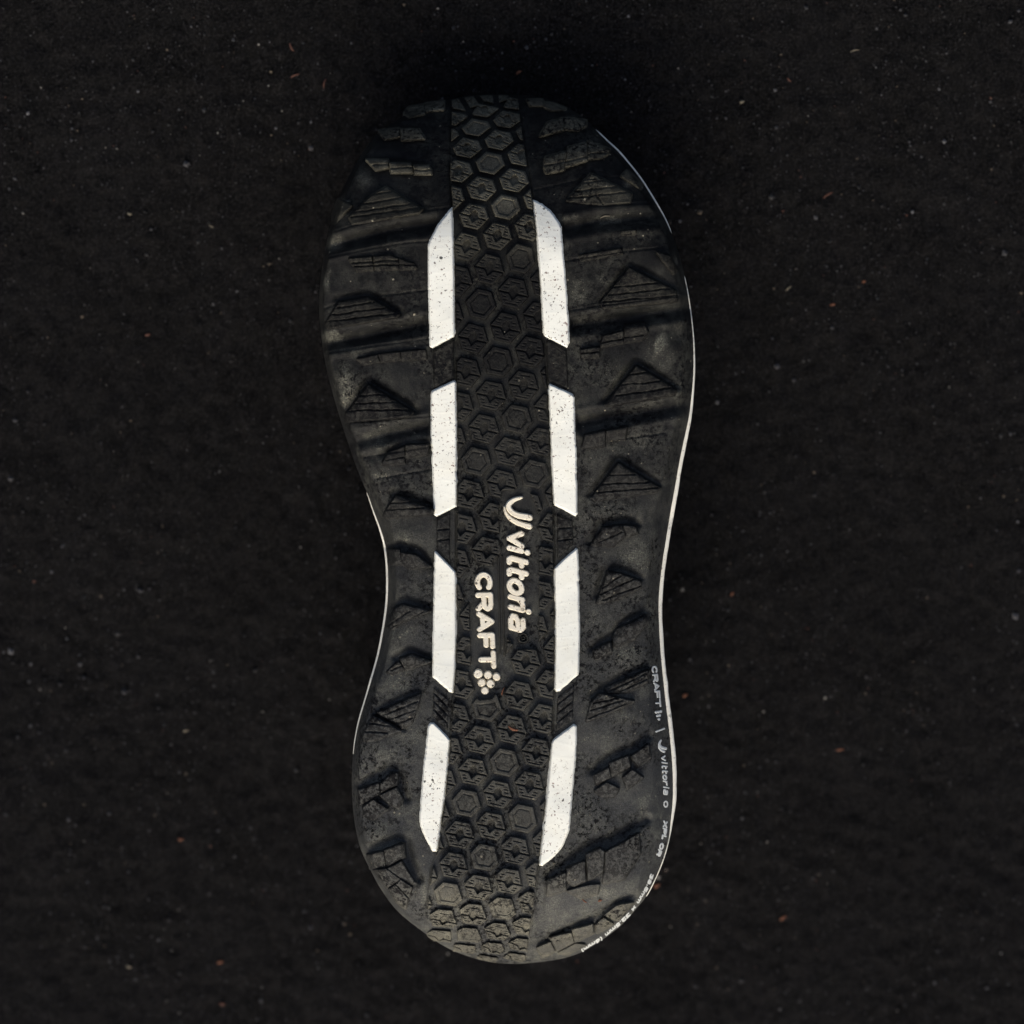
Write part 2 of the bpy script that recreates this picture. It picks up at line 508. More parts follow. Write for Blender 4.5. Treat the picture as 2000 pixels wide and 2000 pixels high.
WR = np.array([(250, 0), (258, 2), (300, 3), (400, 3), (450, 1.2), (468, 0), (528, 0), (545, 1.4), (640, 2), (740, 3.5), (860, 6.5), (1000, 7.6),
               (1100, 6.8), (1200, 7), (1300, 7.6), (1450, 8.2), (1540, 7.5), (1600, 5), (1638, 1.5), (1680, 2), (1748, 1.6), (1756, 0)])
nrm = np.roll(OUT, -1, 0) - np.roll(OUT, 1, 0)
nrm = np.stack([nrm[:, 1], -nrm[:, 0]], -1)
nrm /= np.linalg.norm(nrm, axis=1)[:, None]
if ((OUT + nrm - OUT.mean(0)) ** 2).sum() < ((OUT - OUT.mean(0)) ** 2).sum():
    nrm = -nrm
RIMW = np.where(OUT[:, 0] > 1000, np.interp(OUT[:, 1], WR[:, 0], WR[:, 1], 0, 0), np.interp(OUT[:, 1], WL[:, 0], WL[:, 1], 0, 0))
OUTER = OUT + nrm * (RIMW * 0.5)[:, None]
OUTI = OUT - nrm * (RIMW * 0.5)[:, None]

SL = np.array([(150, 882), (250, 880.5), (340, 878), (405, 883), (480, 886), (560, 887), (650, 888.5), (745, 890), (840, 892), (985, 892),
               (1117, 890), (1240, 891), (1310, 889), (1352, 885), (1447, 878.5), (1515, 873), (1585, 865), (1615, 860), (1662, 853),
               (1700, 842), (1760, 835), (1820, 828), (1900, 820)])
SR = np.array([(150, 1008), (212, 1015), (274, 1023), (390, 1041), (465, 1049), (560, 1056), (650, 1061), (757, 1071), (873, 1076),
               (984, 1081), (1110, 1083), (1260, 1085), (1346, 1083.5), (1450, 1077), (1520, 1072), (1613, 1062), (1690, 1053),
               (1780, 1041), (1872, 1029), (1900, 1025)])
BL = np.array([(180, 8), (400, 10), (600, 9), (700, 11), (800, 14), (950, 22), (1030, 22), (1100, 16), (1250, 18), (1400, 14), (1500, 14), (1600, 16),
               (1700, 12), (1880, 8)])
BR = np.array([(180, 8), (300, 10), (450, 16), (600, 20), (700, 24), (870, 24), (985, 32), (1060, 30), (1130, 24), (1260, 24), (1300, 27),
               (1440, 38), (1570, 44), (1660, 36), (1740, 22), (1800, 12), (1880, 8)])


def strip_sd(X, Y):
    return np.maximum(np.interp(Y, SL[:, 0], SL[:, 1]) - X, X - np.interp(Y, SR[:, 0], SR[:, 1]))


GROOVES = [  # flex grooves across the forefoot: path, depth, half width
    ([(857, 437), (778, 448), (708, 464), (640, 482)], 13, 9),
    ([(838, 632), (745, 650), (628, 674)], 15, 10),
    ([(842, 832), (766, 846), (699, 862), (672, 868)], 13, 9),
    ([(1098, 447), (1166, 433), (1285, 424)], 12, 9),
    ([(1112, 637), (1187, 626), (1270, 613), (1340, 604)], 15, 10),
    ([(1123, 827), (1208, 813), (1330, 792)], 14, 10),
]
SCOOPS = [  # hollows moulded along the steep side of the lugs
    ([(1070, 1710), (1098, 1692), (1145, 1655), (1200, 1634), (1262, 1600)], 13, 9), ([(1046, 1842), (1110, 1812), (1165, 1788), (1205, 1760), (1240, 1750)], 9, 7),
    ([(1158, 1504), (1190, 1478), (1230, 1462), (1268, 1437)], 11, 9), ([(1160, 1356), (1215, 1321), (1266, 1301)], 9, 8),
    ([(1158, 1264), (1193, 1243), (1215, 1217), (1262, 1194)], 11, 9), ([(1166, 1162), (1180, 1114), (1210, 1109), (1252, 1128)], 9, 7),
    ([(1152, 1058), (1174, 1023), (1222, 1016), (1245, 1022)], 10, 8), ([(1156, 964), (1206, 896), (1287, 944)], 9, 8),
    ([(1183, 782), (1241, 706), (1320, 753)], 9, 8), ([(682, 797), (719, 744), (811, 801)], 10, 9), ([(768, 962), (850, 992)], 9, 8),
    ([(756, 1066), (785, 1064), (818, 1076), (846, 1104)], 11, 8), ([(768, 1180), (790, 1172), (846, 1188)], 9, 8), ([(774, 1284), (800, 1270), (845, 1288)], 10, 8),
    ([(702, 1532), (757, 1501), (778, 1502), (793, 1558)], 11, 9), ([(716, 1660), (775, 1637), (795, 1642), (802, 1680), (819, 1716)], 12, 9),
    ([(730, 1394), (790, 1424)], 7, 5), ([(735, 1385), (818, 1350)], 6, 7), ([(748, 362), (786, 380), (828, 404)], 6, 8), ([(720, 304), (760, 305), (842, 318)], 7, 8),
    ([(742, 244), (826, 246)], 6, 7), ([(1066, 300), (1110, 286), (1190, 278)], 5, 7), ([(1106, 388), (1154, 333), (1235, 374)], 5, 7),
    ([(660, 584), (718, 575), (782, 610)], 7, 8), ([(1176, 588), (1229, 517), (1318, 560)], 6, 8), ([(1170, 650), (1225, 630), (1262, 628)], 6, 7),
    ([(1140, 846), (1185, 834), (1226, 828)], 7, 7), ([(746, 888), (792, 864), (838, 862)], 7, 7)]
FINE = [  # thin mould lines
    [(838, 471), (797, 473), (725, 485), (637, 503)], [(838, 661), (740, 674), (635, 690)], [(838, 566), (735, 578)],
    [(841, 917), (733, 935)], [(646, 454), (690, 440), (733, 429)], [(652, 434), (690, 405)],
    [(827, 412), (878, 405)], [(634, 602), (660, 592)], [(842, 812), (672, 826)], [(842, 872), (700, 894)],
    [(1044, 371), (1130, 352), (1214, 345)], [(1150, 402), (1273, 396)], [(1102, 510), (1210, 492), (1295, 483)],
    [(1111, 607), (1170, 597), (1325, 578)], [(1123, 808), (1200, 795), (1320, 770)], [(1222, 856), (1300, 845)],
    [(1220, 440), (1250, 436), (1285, 441)], [(1063, 1779), (1066, 1740), (1071, 1702)], [(803, 1775), (812, 1735), (822, 1705)],
]
BUMPS = [  # pillows (+) and scoops (-) of the side rubber: x, y, rx, ry, height
    (672, 745, 34, 46, 9), (665, 735, 14, 14, 4), (702, 345, 30, 34, 6), (668, 412, 22, 20, 6), (640, 568, 14, 22, 6), (1292, 677, 34, 40, 9),
    (1300, 512, 20, 20, 7), (1232, 352, 24, 20, 6), (1255, 1090, 30, 50, 7), (1240, 1290, 40, 22, 5), (1230, 1400, 30, 26, 5),
    (735, 1330, 30, 22, 6), (770, 1245, 36, 22, 4), (790, 1135, 34, 24, 5), (790, 1045, 34, 20, 5), (748, 1470, 40, 30, 6), (740, 1630, 34, 24, 6),
    (1190, 1440, 60, 30, 5), (1150, 1600, 60, 36, 5), (1130, 740, 40, 40, 3), (760, 720, 50, 30, 3), (1130, 550, 40, 50, 4), (760, 545, 60, 20, 3),
    (722, 890, 16, 12, -8), (1290, 1010, 22, 20, -9), (1325, 655, 14, 16, -8), (770, 950, 40, 14, 4), (1200, 1000, 60, 16, 3),
    (1255, 1700, 30, 40, -3), (1200, 285, 30, 20, 4)]

PANELS = [
    [(883, 405), (886, 470), (887, 560), (888.5, 650), (886, 657), (845, 679), (840, 677), (838, 600), (836.5, 520), (837, 480), (840, 468), (856, 437)],
    [(887, 743), (890.6, 747), (892, 839), (892, 988), (853, 1008), (848, 1005), (845.6, 932), (842, 839), (842.5, 767), (845.6, 763)],
    [(851, 1077), (890, 1117), (892, 1142), (891, 1243), (889, 1310), (887, 1337), (884.5, 1353), (879, 1351), (845.6, 1322), (845, 1290),
     (845.6, 1258), (848, 1150), (849.5, 1078)],
    [(847, 1412), (879, 1445), (878, 1458), (873, 1515), (865, 1585), (862, 1595), (856.5, 1652), (853, 1662), (845, 1661), (832, 1638),
     (821.5, 1613), (820, 1598), (823, 1554), (829, 1484), (837, 1419), (841, 1412)],
    [(1041, 391), (1057.6, 398), (1075, 412), (1090, 432), (1096, 443), (1098, 473), (1106, 566), (1111, 644), (1112, 667), (1107, 678),
     (1064, 656), (1060.7, 650), (1056, 559), (1049, 466)],
    [(1071, 757), (1074, 750.5), (1116.6, 769), (1121, 775), (1123, 852), (1125, 870), (1126, 943), (1127, 1003), (1123, 1007), (1083.5, 986),
     (1081.5, 982), (1078, 912), (1076, 860)],
    [(1125, 1071), (1128, 1073), (1130, 1129), (1132, 1245), (1130, 1311), (1128, 1317), (1093, 1349), (1086.6, 1350), (1083, 1344),
     (1084.5, 1220), (1082, 1110.5)],
    [(1121, 1414.6), (1126, 1419), (1124, 1479), (1116.6, 1561), (1111.5, 1619), (1107, 1632), (1099, 1652), (1083.5, 1671), (1058.7, 1690),
     (1053.5, 1689), (1055.6, 1654), (1063, 1592), (1070, 1520), (1073, 1500), (1077, 1452), (1081.5, 1443.6)],
]
HB = 2.0
bx = np.arange(596, 1386, HB); by = np.arange(164, 1904, HB)
BX, BY = np.meshgrid(bx, by)
print('outline field')
D_OUT = -sd_poly([tuple(p) for p in OUTI], BX, BY)


def relief_base(X, Y, D):
    z = -205 * np.clip((530 - Y) / 345, 0, 2) ** 2.2
    z += -165 * np.clip((Y - 1690) / 190, 0, 2) ** 2.2
    z += -14 * ((X - 990) / 330) ** 2
    z += -9 * np.exp(-((Y - 1130) / 190) ** 2)                # waist, a little hollow
    s = smooth(960, 1040, X)
    band = np.interp(Y, BL[:, 0], BL[:, 1]) * (1 - s) + np.interp(Y, BR[:, 0], BR[:, 1]) * s
    e = np.clip(D / band, -0.5, 1)
    ends = np.maximum(smooth(360, 220, Y), smooth(1740, 1850, Y))
    z += -((70 - 22 * s) * (1 - ends) + 24 * ends) * np.clip(1 - e, 0, 1.5) ** 1.2
    z += -13 * (1 - np.clip((D - band) / 42, 0, 1)) ** 2
    side = smooth(0, 3, strip_sd(X, Y)) * smooth(-2, 12, D - band)
    z += 4.5 * fbm(X, Y, 70, 2, 21) * side
    pm = np.full(np.shape(X), 1e9)
    for P in PANELS:
        pm = np.minimum(pm, sd_poly(P, X, Y))
    pm = smooth(-1, 8, np.minimum(pm, strip_sd(X, Y)))
    for (x, y, rx, ry, h) in BUMPS:
        z += h * np.exp(-((X - x) / rx) ** 2 - ((Y - y) / ry) ** 2)
    for path, dep, w in GROOVES:
        d = d_line(X, Y, path)
        up_ = d_line(X, Y, [(x - 0, y - 26) for x, y in path])
        dn_ = d_line(X, Y, [(x - 0, y + 24) for x, y in path])
        z += (-1.3 * dep * np.exp(-(d / (w * 1.25)) ** 2) + 4.5 * np.exp(-(up_ / 9) ** 2) + 4.0 * np.exp(-(dn_ / 8) ** 2)) * pm * (smooth(path[0][0] + 1, path[0][0] - 5, X) if path[0][0] < 975 else smooth(path[0][0] - 1, path[0][0] + 5, X))
    for path, dep, w in SCOOPS:
        z += -dep * np.exp(-(d_line(X, Y, path) / w) ** 2) * pm
    for path in FINE:
        z += -3.2 * np.exp(-(d_line(X, Y, path) / 1.7) ** 2)
    ss = strip_sd(X, Y)
    z += -4.0 * smooth(2, -2, ss) - 3.0 * np.exp(-(ss / 1.9) ** 2)
    return z


print('base relief')
BZ = relief_base(BX, BY, D_OUT)


def bil(A, X, Y):
    u = np.clip((np.asarray(X, float) - bx[0]) / HB, 0, len(bx) - 1.001); v = np.clip((np.asarray(Y, float) - by[0]) / HB, 0, len(by) - 1.001)
    i = u.astype(int); j = v.astype(int); f = u - i; g = v - j
    return (A[j, i] * (1 - f) + A[j, i + 1] * f) * (1 - g) + (A[j + 1, i] * (1 - f) + A[j + 1, i + 1] * f) * g


H = lambda X, Y: bil(BZ, X, Y)
Dp = lambda X, Y: bil(D_OUT, X, Y)


def grid_mesh(name, X, Y, Z, keepv, mat, parent):
    """cells with at least one kept corner, unused points dropped"""
    ny, nx = X.shape
    kv = keepv[:-1, :-1] | keepv[1:, :-1] | keepv[:-1, 1:] | keepv[1:, 1:]
    if not kv.any():
        return None
    idx = np.arange(nx * ny).reshape(ny, nx)
    F = np.stack([idx[:-1, :-1], idx[1:, :-1], idx[1:, 1:], idx[:-1, 1:]], -1)[kv]
    used, inv = np.unique(F, return_inverse=True)
    V = world_pts(X.ravel()[used], Y.ravel()[used], Z.ravel()[used])
    return mesh_np(name, V, inv.reshape(-1, 4), mat, parent)


# the outsole body: points just outside the edge slide onto it
gyy, gxx = np.gradient(D_OUT, HB)
gl = np.hypot(gxx, gyy) + 1e-9
outm = D_OUT < 0
PX = np.where(outm, BX - gxx / gl * D_OUT, BX); PY = np.where(outm, BY - gyy / gl * D_OUT, BY)
PZ = np.where(outm, H(PX, PY), BZ)
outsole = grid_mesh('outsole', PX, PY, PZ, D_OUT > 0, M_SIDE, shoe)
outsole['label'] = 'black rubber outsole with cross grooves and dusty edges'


def ring_loft(name, rings, mat, parent, cap=False):
    n = len(rings[0][0])
    V = np.concatenate([world_pts(r[0][:, 0], r[0][:, 1], r[1]) for r in rings])
    F = []
    a = np.arange(n); b2 = np.roll(a, -1)
    for q in range(len(rings) - 1):
        F.append(np.stack([a + q * n, b2 + q * n, b2 + (q + 1) * n, a + (q + 1) * n], -1))
    F = np.concatenate(F)
    if cap:
        V = np.concatenate([V, V[-n:].mean(0)[None]])
        cidx = len(V) - 1
        o = (len(rings) - 1) * n
        F = np.concatenate([F, np.stack([a + o, b2 + o, np.full(n, cidx), np.full(n, cidx)], -1)])
    o = mesh_np(name, V, F, mat, parent)
    return o


ZR = H(OUTI[:, 0], OUTI[:, 1])
jag = (RIMW * 0.14 * fbm(OUT[:, 0], OUT[:, 1], 18, 2, 31) * 2)[:, None] * nrm
hid = np.clip(1 - RIMW / 0.8, 0, 1)[:, None]          # where the foam is tucked under the rubber
hz = hid[:, 0]
ring_loft('midsole_rim', [(OUTI - nrm * (2 + 5 * hid), ZR - 2.5 - 14 * hz), (OUTI + nrm * (0.2 - 5 * hid), ZR - 0.6 - 14 * hz),
                          (OUTER + jag - nrm * ((RIMW * .3)[:, None] + 5 * hid), ZR - 1.5 - 14 * hz), (OUTER + jag - nrm * 5 * hid, ZR - 5 - 12 * hz),
                          (OUTER + jag - nrm * 5 * hid, ZR - 26), (OUTER - nrm * 12, ZR - 34)], M_RIM, shoe)['label'] = 'thin off-white foam edge round the sole'
gplane = lambda Y: (Z0 / S) + math.tan(-TILT) * (1000 - Y)
cx = 985.0


def inset(t, zt):
    P = OUTER.copy()
    P[:, 0] = cx + (P[:, 0] - cx) * (1 - 0.42 * t) + (P[:, 1] - 1000) * 0.0
    P[:, 1] = 1040 + (P[:, 1] - 1040) * (1 - 0.16 * t)
    base = ZR - 34
    low = gplane(P[:, 1]) + 8
    return P - nrm * 12 * (1 - t), base + (np.minimum(low, base - 20) - base) * zt


ring_loft('midsole', [inset(0, 0), (inset(0, .12)[0] + nrm * 2, inset(0, .12)[1]), inset(0.10, .25)], M_DARK, shoe)
ring_loft('upper', [inset(0.10, .25), inset(0.12, .4), inset(0.3, .62), inset(0.6, .85), inset(1.0, 1.0)], M_KNIT, shoe, True)


def relief(name, sd, top, box, mat, h=1.3, wall=1.6, bev=1.6, floor=None, parent=None, sink=2.0):
    """a raised piece: sd(x,y) < 0 inside, top(x,y) its height above the sole; soft shoulder, steep wall"""
    xs = np.arange(box[0] - 3, box[2] + 3 + h, h); ys = np.arange(box[1] - 3, box[3] + 3 + h, h)
    X, Y = np.meshgrid(xs, ys)
    s = sd(X, Y)
    if (s < -1).sum() * h * h < 45:
        return None
    p = np.clip((wall - s) / (wall + bev), 0, 1)
    p = np.where(p > 0.5, 1 - 2 * (1 - p) ** 2, 2 * p * p) * 0.5 + p * 0.5
    tp = top(X, Y)
    off = tp * p
    if floor is not None:
        off = np.where(s < wall, np.maximum(off, floor * p), off)
    off = np.where(s >= wall, -sink, off)
    Z = H(X, Y) + off
    return grid_mesh(name, X, Y, Z, s < wall, mat, parent or outsole)


# ---------------------------------------------------------------- white panels beside the centre strip
PLAB = ['long white panel left of the strip near the toe, pointed at its top', 'white panel left of the strip, second from the toe',
        'white panel left of the strip beside the lettering', 'white panel left of the strip at the heel, tapering to a point',
        'white panel right of the strip near the toe, rounded at its top', 'white panel right of the strip, second from the toe',
        'white panel right of the strip beside the lettering', 'white panel right of the strip at the heel, rounded at its end']
print('panels')
for q, P in enumerate(PANELS):
    A = np.array(P)
    box = (A[:, 0].min(), A[:, 1].min(), A[:, 0].max(), A[:, 1].max())
    o = relief('white_panel', lambda X, Y, P=P: sd_poly(P, X, Y) + 1.6 * fbm(X, Y, 9, 2, 41) + 0.8 * np.maximum(0, fbm(X, Y, 14, 1, 44) - 0.3) * 10,
               lambda X, Y: 9.0 + 0.5 * fbm(X, Y, 30, 2, 43) - 4.5 * smooth(3, -3, strip_sd(X, Y)) * 0, box, M_WHITE, 1.4, 1.3, 1.8)
    o['label'] = PLAB[q]

# ---------------------------------------------------------------- centre strip: hexagonal pads on a fitted lattice
MEAS = {(0, 0): (928.7, 248), (2, 1): (958, 320.6), (4, 2): (990, 406), (6, 3): (1015.6, 504), (7, 2): (938, 596), (9, 3): (972, 704.7),
        (11, 4): (1010, 814), (12, 3): (930, 899), (13, 5): (1043, 924), (20, 5): (952, 1380), (22, 6): (985, 1489), (24, 7): (1022, 1596.6),
        (23, 5): (911.6, 1566), (25, 6): (945.7, 1673), (26, 5): (875, 1745.7), (27, 7): (983, 1774.7), (28, 6): (916.7, 1828.5),
        (0, 1): (990.8, 232), (1, 1): (975, 271), (1, 0): (911.6, 288), (2, 2): (1018.8, 303.5), (3, 2): (1004.8, 350), (2, 0): (896, 331.5),
        (3, 1): (938, 365.6), (4, 1): (925.6, 424.6), (5, 2): (972, 457), (-1, 0): (947, 215), (6, 2): (955, 524.5), (7, 3): (1004.8, 569.5),
        (10, 3): (961, 772), (10, 4): (1022, 756), (11, 3): (944, 839), (12, 4): (995.5, 884), (12, 5): (1059, 865), (13, 4): (981.5, 944),
        (13, 3): (916, 963), (14, 4): (964.4, 1012.6), (15, 4): (952, 1077), (18, 4): (914.7, 1272), (19, 4): (902, 1335),
        (20, 6): (1012.5, 1357), (21, 7): (1062, 1402), (21, 6): (998.6, 1426.6), (21, 5): (936.5, 1445), (22, 7): (1048, 1468.6),
        (22, 5): (924, 1507), (23, 7): (1034, 1534), (23, 6): (972, 1551), (24, 6): (958, 1613), (24, 5): (898, 1630), (25, 7): (1008, 1663),
        (25, 5): (886, 1692), (26, 6): (935, 1733), (26, 7): (993, 1723), (27, 6): (925, 1791), (27, 5): (865, 1799), (28, 7): (970.6, 1822),
        (28, 8): (1026.5, 1813.6), (-1, -1): (886, 230), (-1, 1): (1007, 200), (-2, 0): (960, 192), (-2, -1): (902, 203), (0, 2): (1052, 217), (1, 2): (1036, 256),
        (1, -1): (850, 305), (0, -1): (868, 263), (2, 3): (1079, 288), (3, 3): (1066, 334), (5, 3): (1032, 440), (5, 1): (912, 478), (4, 3): (1051, 389),
        (30, 8): (1004, 1868), (30, 7): (950, 1876), (29, 8): (1020, 1846), (29, 5): (852, 1850), (27, 8): (1040, 1764), (26, 8): (1052, 1712), (29, 7): (963, 1857), (29, 6): (907, 1854), (28, 5): (859, 1831)}
PLAIN = {(0, 0), (2, 1), (4, 2), (6, 3), (7, 2), (9, 3), (11, 4), (12, 3), (13, 5), (20, 5), (22, 6), (24, 7), (23, 5), (25, 6), (26, 5), (27, 7), (28, 6)}


def basis(i, j):
    w = j - i * 0.25 - 0.6
    i = i / 15 - 1
    return np.array([1, i, i ** 2, i ** 3, i ** 4, i ** 5, w, w * i, w * i * i, w * i ** 3, w * w])


keys = list(MEAS)
A = np.array([basis(*q) for q in keys])
CXC = np.linalg.lstsq(A, np.array([MEAS[q][0] for q in keys]), rcond=None)[0]
CYC = np.linalg.lstsq(A, np.array([MEAS[q][1] for q in keys]), rcond=None)[0]
res = np.array([(basis(*q) @ CXC - MEAS[q][0], basis(*q) @ CYC - MEAS[q][1]) for q in keys])
print('lattice fit rms', np.sqrt((res ** 2).mean(0)), 'max', np.abs(res).max(0))


IJ = np.array(keys, float)


def lat(i, j):
    """lattice index to an isotropic plane, for smoothing the residuals"""
    return np.stack([np.asarray(i, float) * 1.0 - 0.5 * np.asarray(j, float), 0.87 * np.asarray(j, float)], -1)


KM = np.exp(-((lat(IJ[:, 0], IJ[:, 1])[:, None] - lat(IJ[:, 0], IJ[:, 1])[None]) ** 2).sum(-1) / 2.6)
WX = np.linalg.solve(KM + 0.25 * np.eye(len(keys)), -res[:, 0]); WY = np.linalg.solve(KM + 0.25 * np.eye(len(keys)), -res[:, 1])


def centre(i, j):
    e = basis(i, j)
    kv = np.exp(-((lat(i, j)[None] - lat(IJ[:, 0], IJ[:, 1])) ** 2).sum(-1) / 2.6)
    return np.array([e @ CXC + kv @ WX, e @ CYC + kv @ WY])


for q in [(0, 0), (0, 1), (1, 0), (1, 1), (2, 1), (-1, 0), (28, 6), (29, 7)]:
    print(q, centre(*q).round(1), MEAS[q])


TEXT_ZONES = [
    [(985, 962), (1030, 962), (1046, 1000), (1048, 1110), (1048, 1262), (1014, 1264), (992, 1240), (986, 1230), (984, 1284), (972, 1286),
     (966, 1100), (984, 1080), (978, 1000)],
    [(922, 1112), (968, 1108), (974, 1130), (980, 1300), (986, 1322), (958, 1360), (938, 1362), (920, 1318), (925, 1290), (920, 1150)],
]


def text_sd(X, Y):
    return np.minimum(sd_poly(TEXT_ZONES[0], X, Y), sd_poly(TEXT_ZONES[1], X, Y))


STAR = [(0, -12.5), (5.5, -8), (7.5, -1), (11, 2), (6.5, 5.5), (0, 14), (-6.5, 5.5), (-11, 2), (-7.5, -1), (-5.5, -8)]
DASH = [((-19, -7), (-13.5, -7)), ((-17, -13), (-11.5, -13)), ((13, -5.5), (18.5, -5.5)), ((11.5, -11.5), (17, -11.5)), ((-8, -19), (8, -19)),
        ((-18, 10), (-13, 10)), ((-15.5, 15.5), (-10.5, 15.5)), ((12, 11), (17, 11)), ((10, 16), (15, 16)), ((-10, 21), (10, 21))]
NB = [(1, 0), (-1, 0), (0, 1), (0, -1), (1, 1), (-1, -1)]
print('pads')
npad = 0
for i in range(-3, 32):
    for j in range(-4, 14):
        c0 = centre(i, j)
        if not (840 - 60 < c0[0] < 1090 + 50 and 175 < c0[1] < 1900):
            continue
        if strip_sd(c0[0], c0[1]) > 24 or Dp(c0[0], c0[1]) < -10:
            continue
        nbs = [centre(i + a, j + b2) for a, b2 in NB]
        av = (nbs[0] - nbs[1]) / 2
        fy = np.hypot(*av) / 64.0
        ey = av / np.hypot(*av); ex = np.array([ey[1], -ey[0]])
        fy = min(max(fy, 0.55), 1.05)
        gap = 13.0

        def sd(X, Y, c0=c0, nbs=nbs, gap=gap, fy=fy):
            s = np.full(np.shape(X), -1e9)
            for p in nbs:
                d = (p - c0) * np.array([1, 1 / fy]); L = np.hypot(*d); n_ = d / L
                s = np.maximum(s, (X - c0[0]) * n_[0] + (Y - c0[1]) / fy * n_[1] - L / 2 + gap / 2)
            s = np.maximum(s, strip_sd(X, Y) + 2.2)
            s = np.maximum(s, 5 - text_sd(X, Y))
            s = np.maximum(s, np.where(Y > 1800, -0.5, 3.0) - Dp(X, Y))
            return s + 0.5 * fbm(X, Y, 12, 1, 51)

        plainp = (i, j) in PLAIN

        def top(X, Y, c0=c0, ex=ex, ey=ey, fy=fy, sd=sd, plainp=plainp, i=i):
            u = (X - c0[0]) * ex[0] + (Y - c0[1]) * ex[1]
            v = ((X - c0[0]) * ey[0] + (Y - c0[1]) * ey[1]) / fy
            worn = smooth(430, 520, Y) * smooth(1000, 900, Y)      # packed and worn smooth under the ball of the foot
            hgt = 12.5 - 4.5 * worn + 0.8 * fbm(X, Y, 30, 2, 61) + 1.0 * worn * fbm(X, Y, 5, 2, 63)
            if plainp:
                s = sd(X, Y)
                deep = 3.0 + 1.5 * smooth(520, 420, Y)
                hgt = hgt - (deep - 1.6) * smooth(-7.0, -9.5, s) - 1.8 * np.exp(-((s + 9.0) / 1.3) ** 2)
            else:
                st = sd_poly(STAR, u, v)
                st = np.minimum(st, np.abs(v - 2.2) - 1.1)
                hgt = hgt - (9.5 - 4.5 * worn) * smooth(1.0, -1.0, st)
                for a, b2 in DASH:
                    hgt = hgt - (3.4 - 1.6 * worn) * smooth(1.35, 0.5, d_seg(u, v, a, b2))
            return hgt

        box = (c0[0] - 44, c0[1] - 44, c0[0] + 44, c0[1] + 44)
        o = relief('hexagon_pad', sd, top, box, M_PAD, 1.0, 1.0, 1.0, 0.8)
        if o:
            npad += 1
print('pads', npad)

# panels of ribbed rubber in the gaps between white panels
CELLS = [
    ([(846, 685), (886, 664), (887, 738), (848, 758)], []),
    ([(853, 1013), (879, 1001), (879, 1098), (853, 1071)], [((853, 1035), (880, 1032)), ((853, 1056), (880, 1052))]),
    ([(847, 1342), (876, 1367), (874, 1428), (845, 1398)], [((846, 1352), (876, 1382)), ((846, 1368), (876, 1398)), ((846, 1384), (876, 1414))]),
    ([(1067, 664), (1107, 684), (1110, 760), (1070, 742)], []),
    ([(1088, 1004), (1118, 1017), (1120, 1062), (1089, 1092)], [((1088, 1032), (1120, 1030)), ((1088, 1056), (1120, 1052))]),
    ([(1089, 1362), (1121, 1338), (1119, 1404), (1086, 1430)], [((1088, 1376), (1121, 1350)), ((1088, 1393), (1121, 1367)), ((1088, 1411), (1120, 1384))]),
]
for P, sip in CELLS:
    A = np.array(P)

    def top(X, Y, sip=sip):
        h = 6 + 1.8 * fbm(X, Y, 6, 2, 71)
        for a, b2 in sip:
            h = h - 4 * smooth(2.2, 0.6, d_seg(X, Y, a, b2))
        return h
    relief('ribbed_cell', lambda X, Y, P=P: sd_poly(P, X, Y) + 0.8, top, (A[:, 0].min(), A[:, 1].min(), A[:, 0].max(), A[:, 1].max()), M_LUG, 1.3, 1.5, 1.5, 0.6)

# ---------------------------------------------------------------- side lugs: outline, low height, high height, rising direction, sipes
UP = (0, -1); UR = (0.35, -0.94); UL = (-0.35, -0.94)


def par(a, b, n, off):
    """n parallel sipes starting at segment a-b, each shifted by off"""
    return [((a[0] + off[0] * q, a[1] + off[1] * q), (b[0] + off[0] * q, b[1] + off[1] * q)) for q in range(n)]


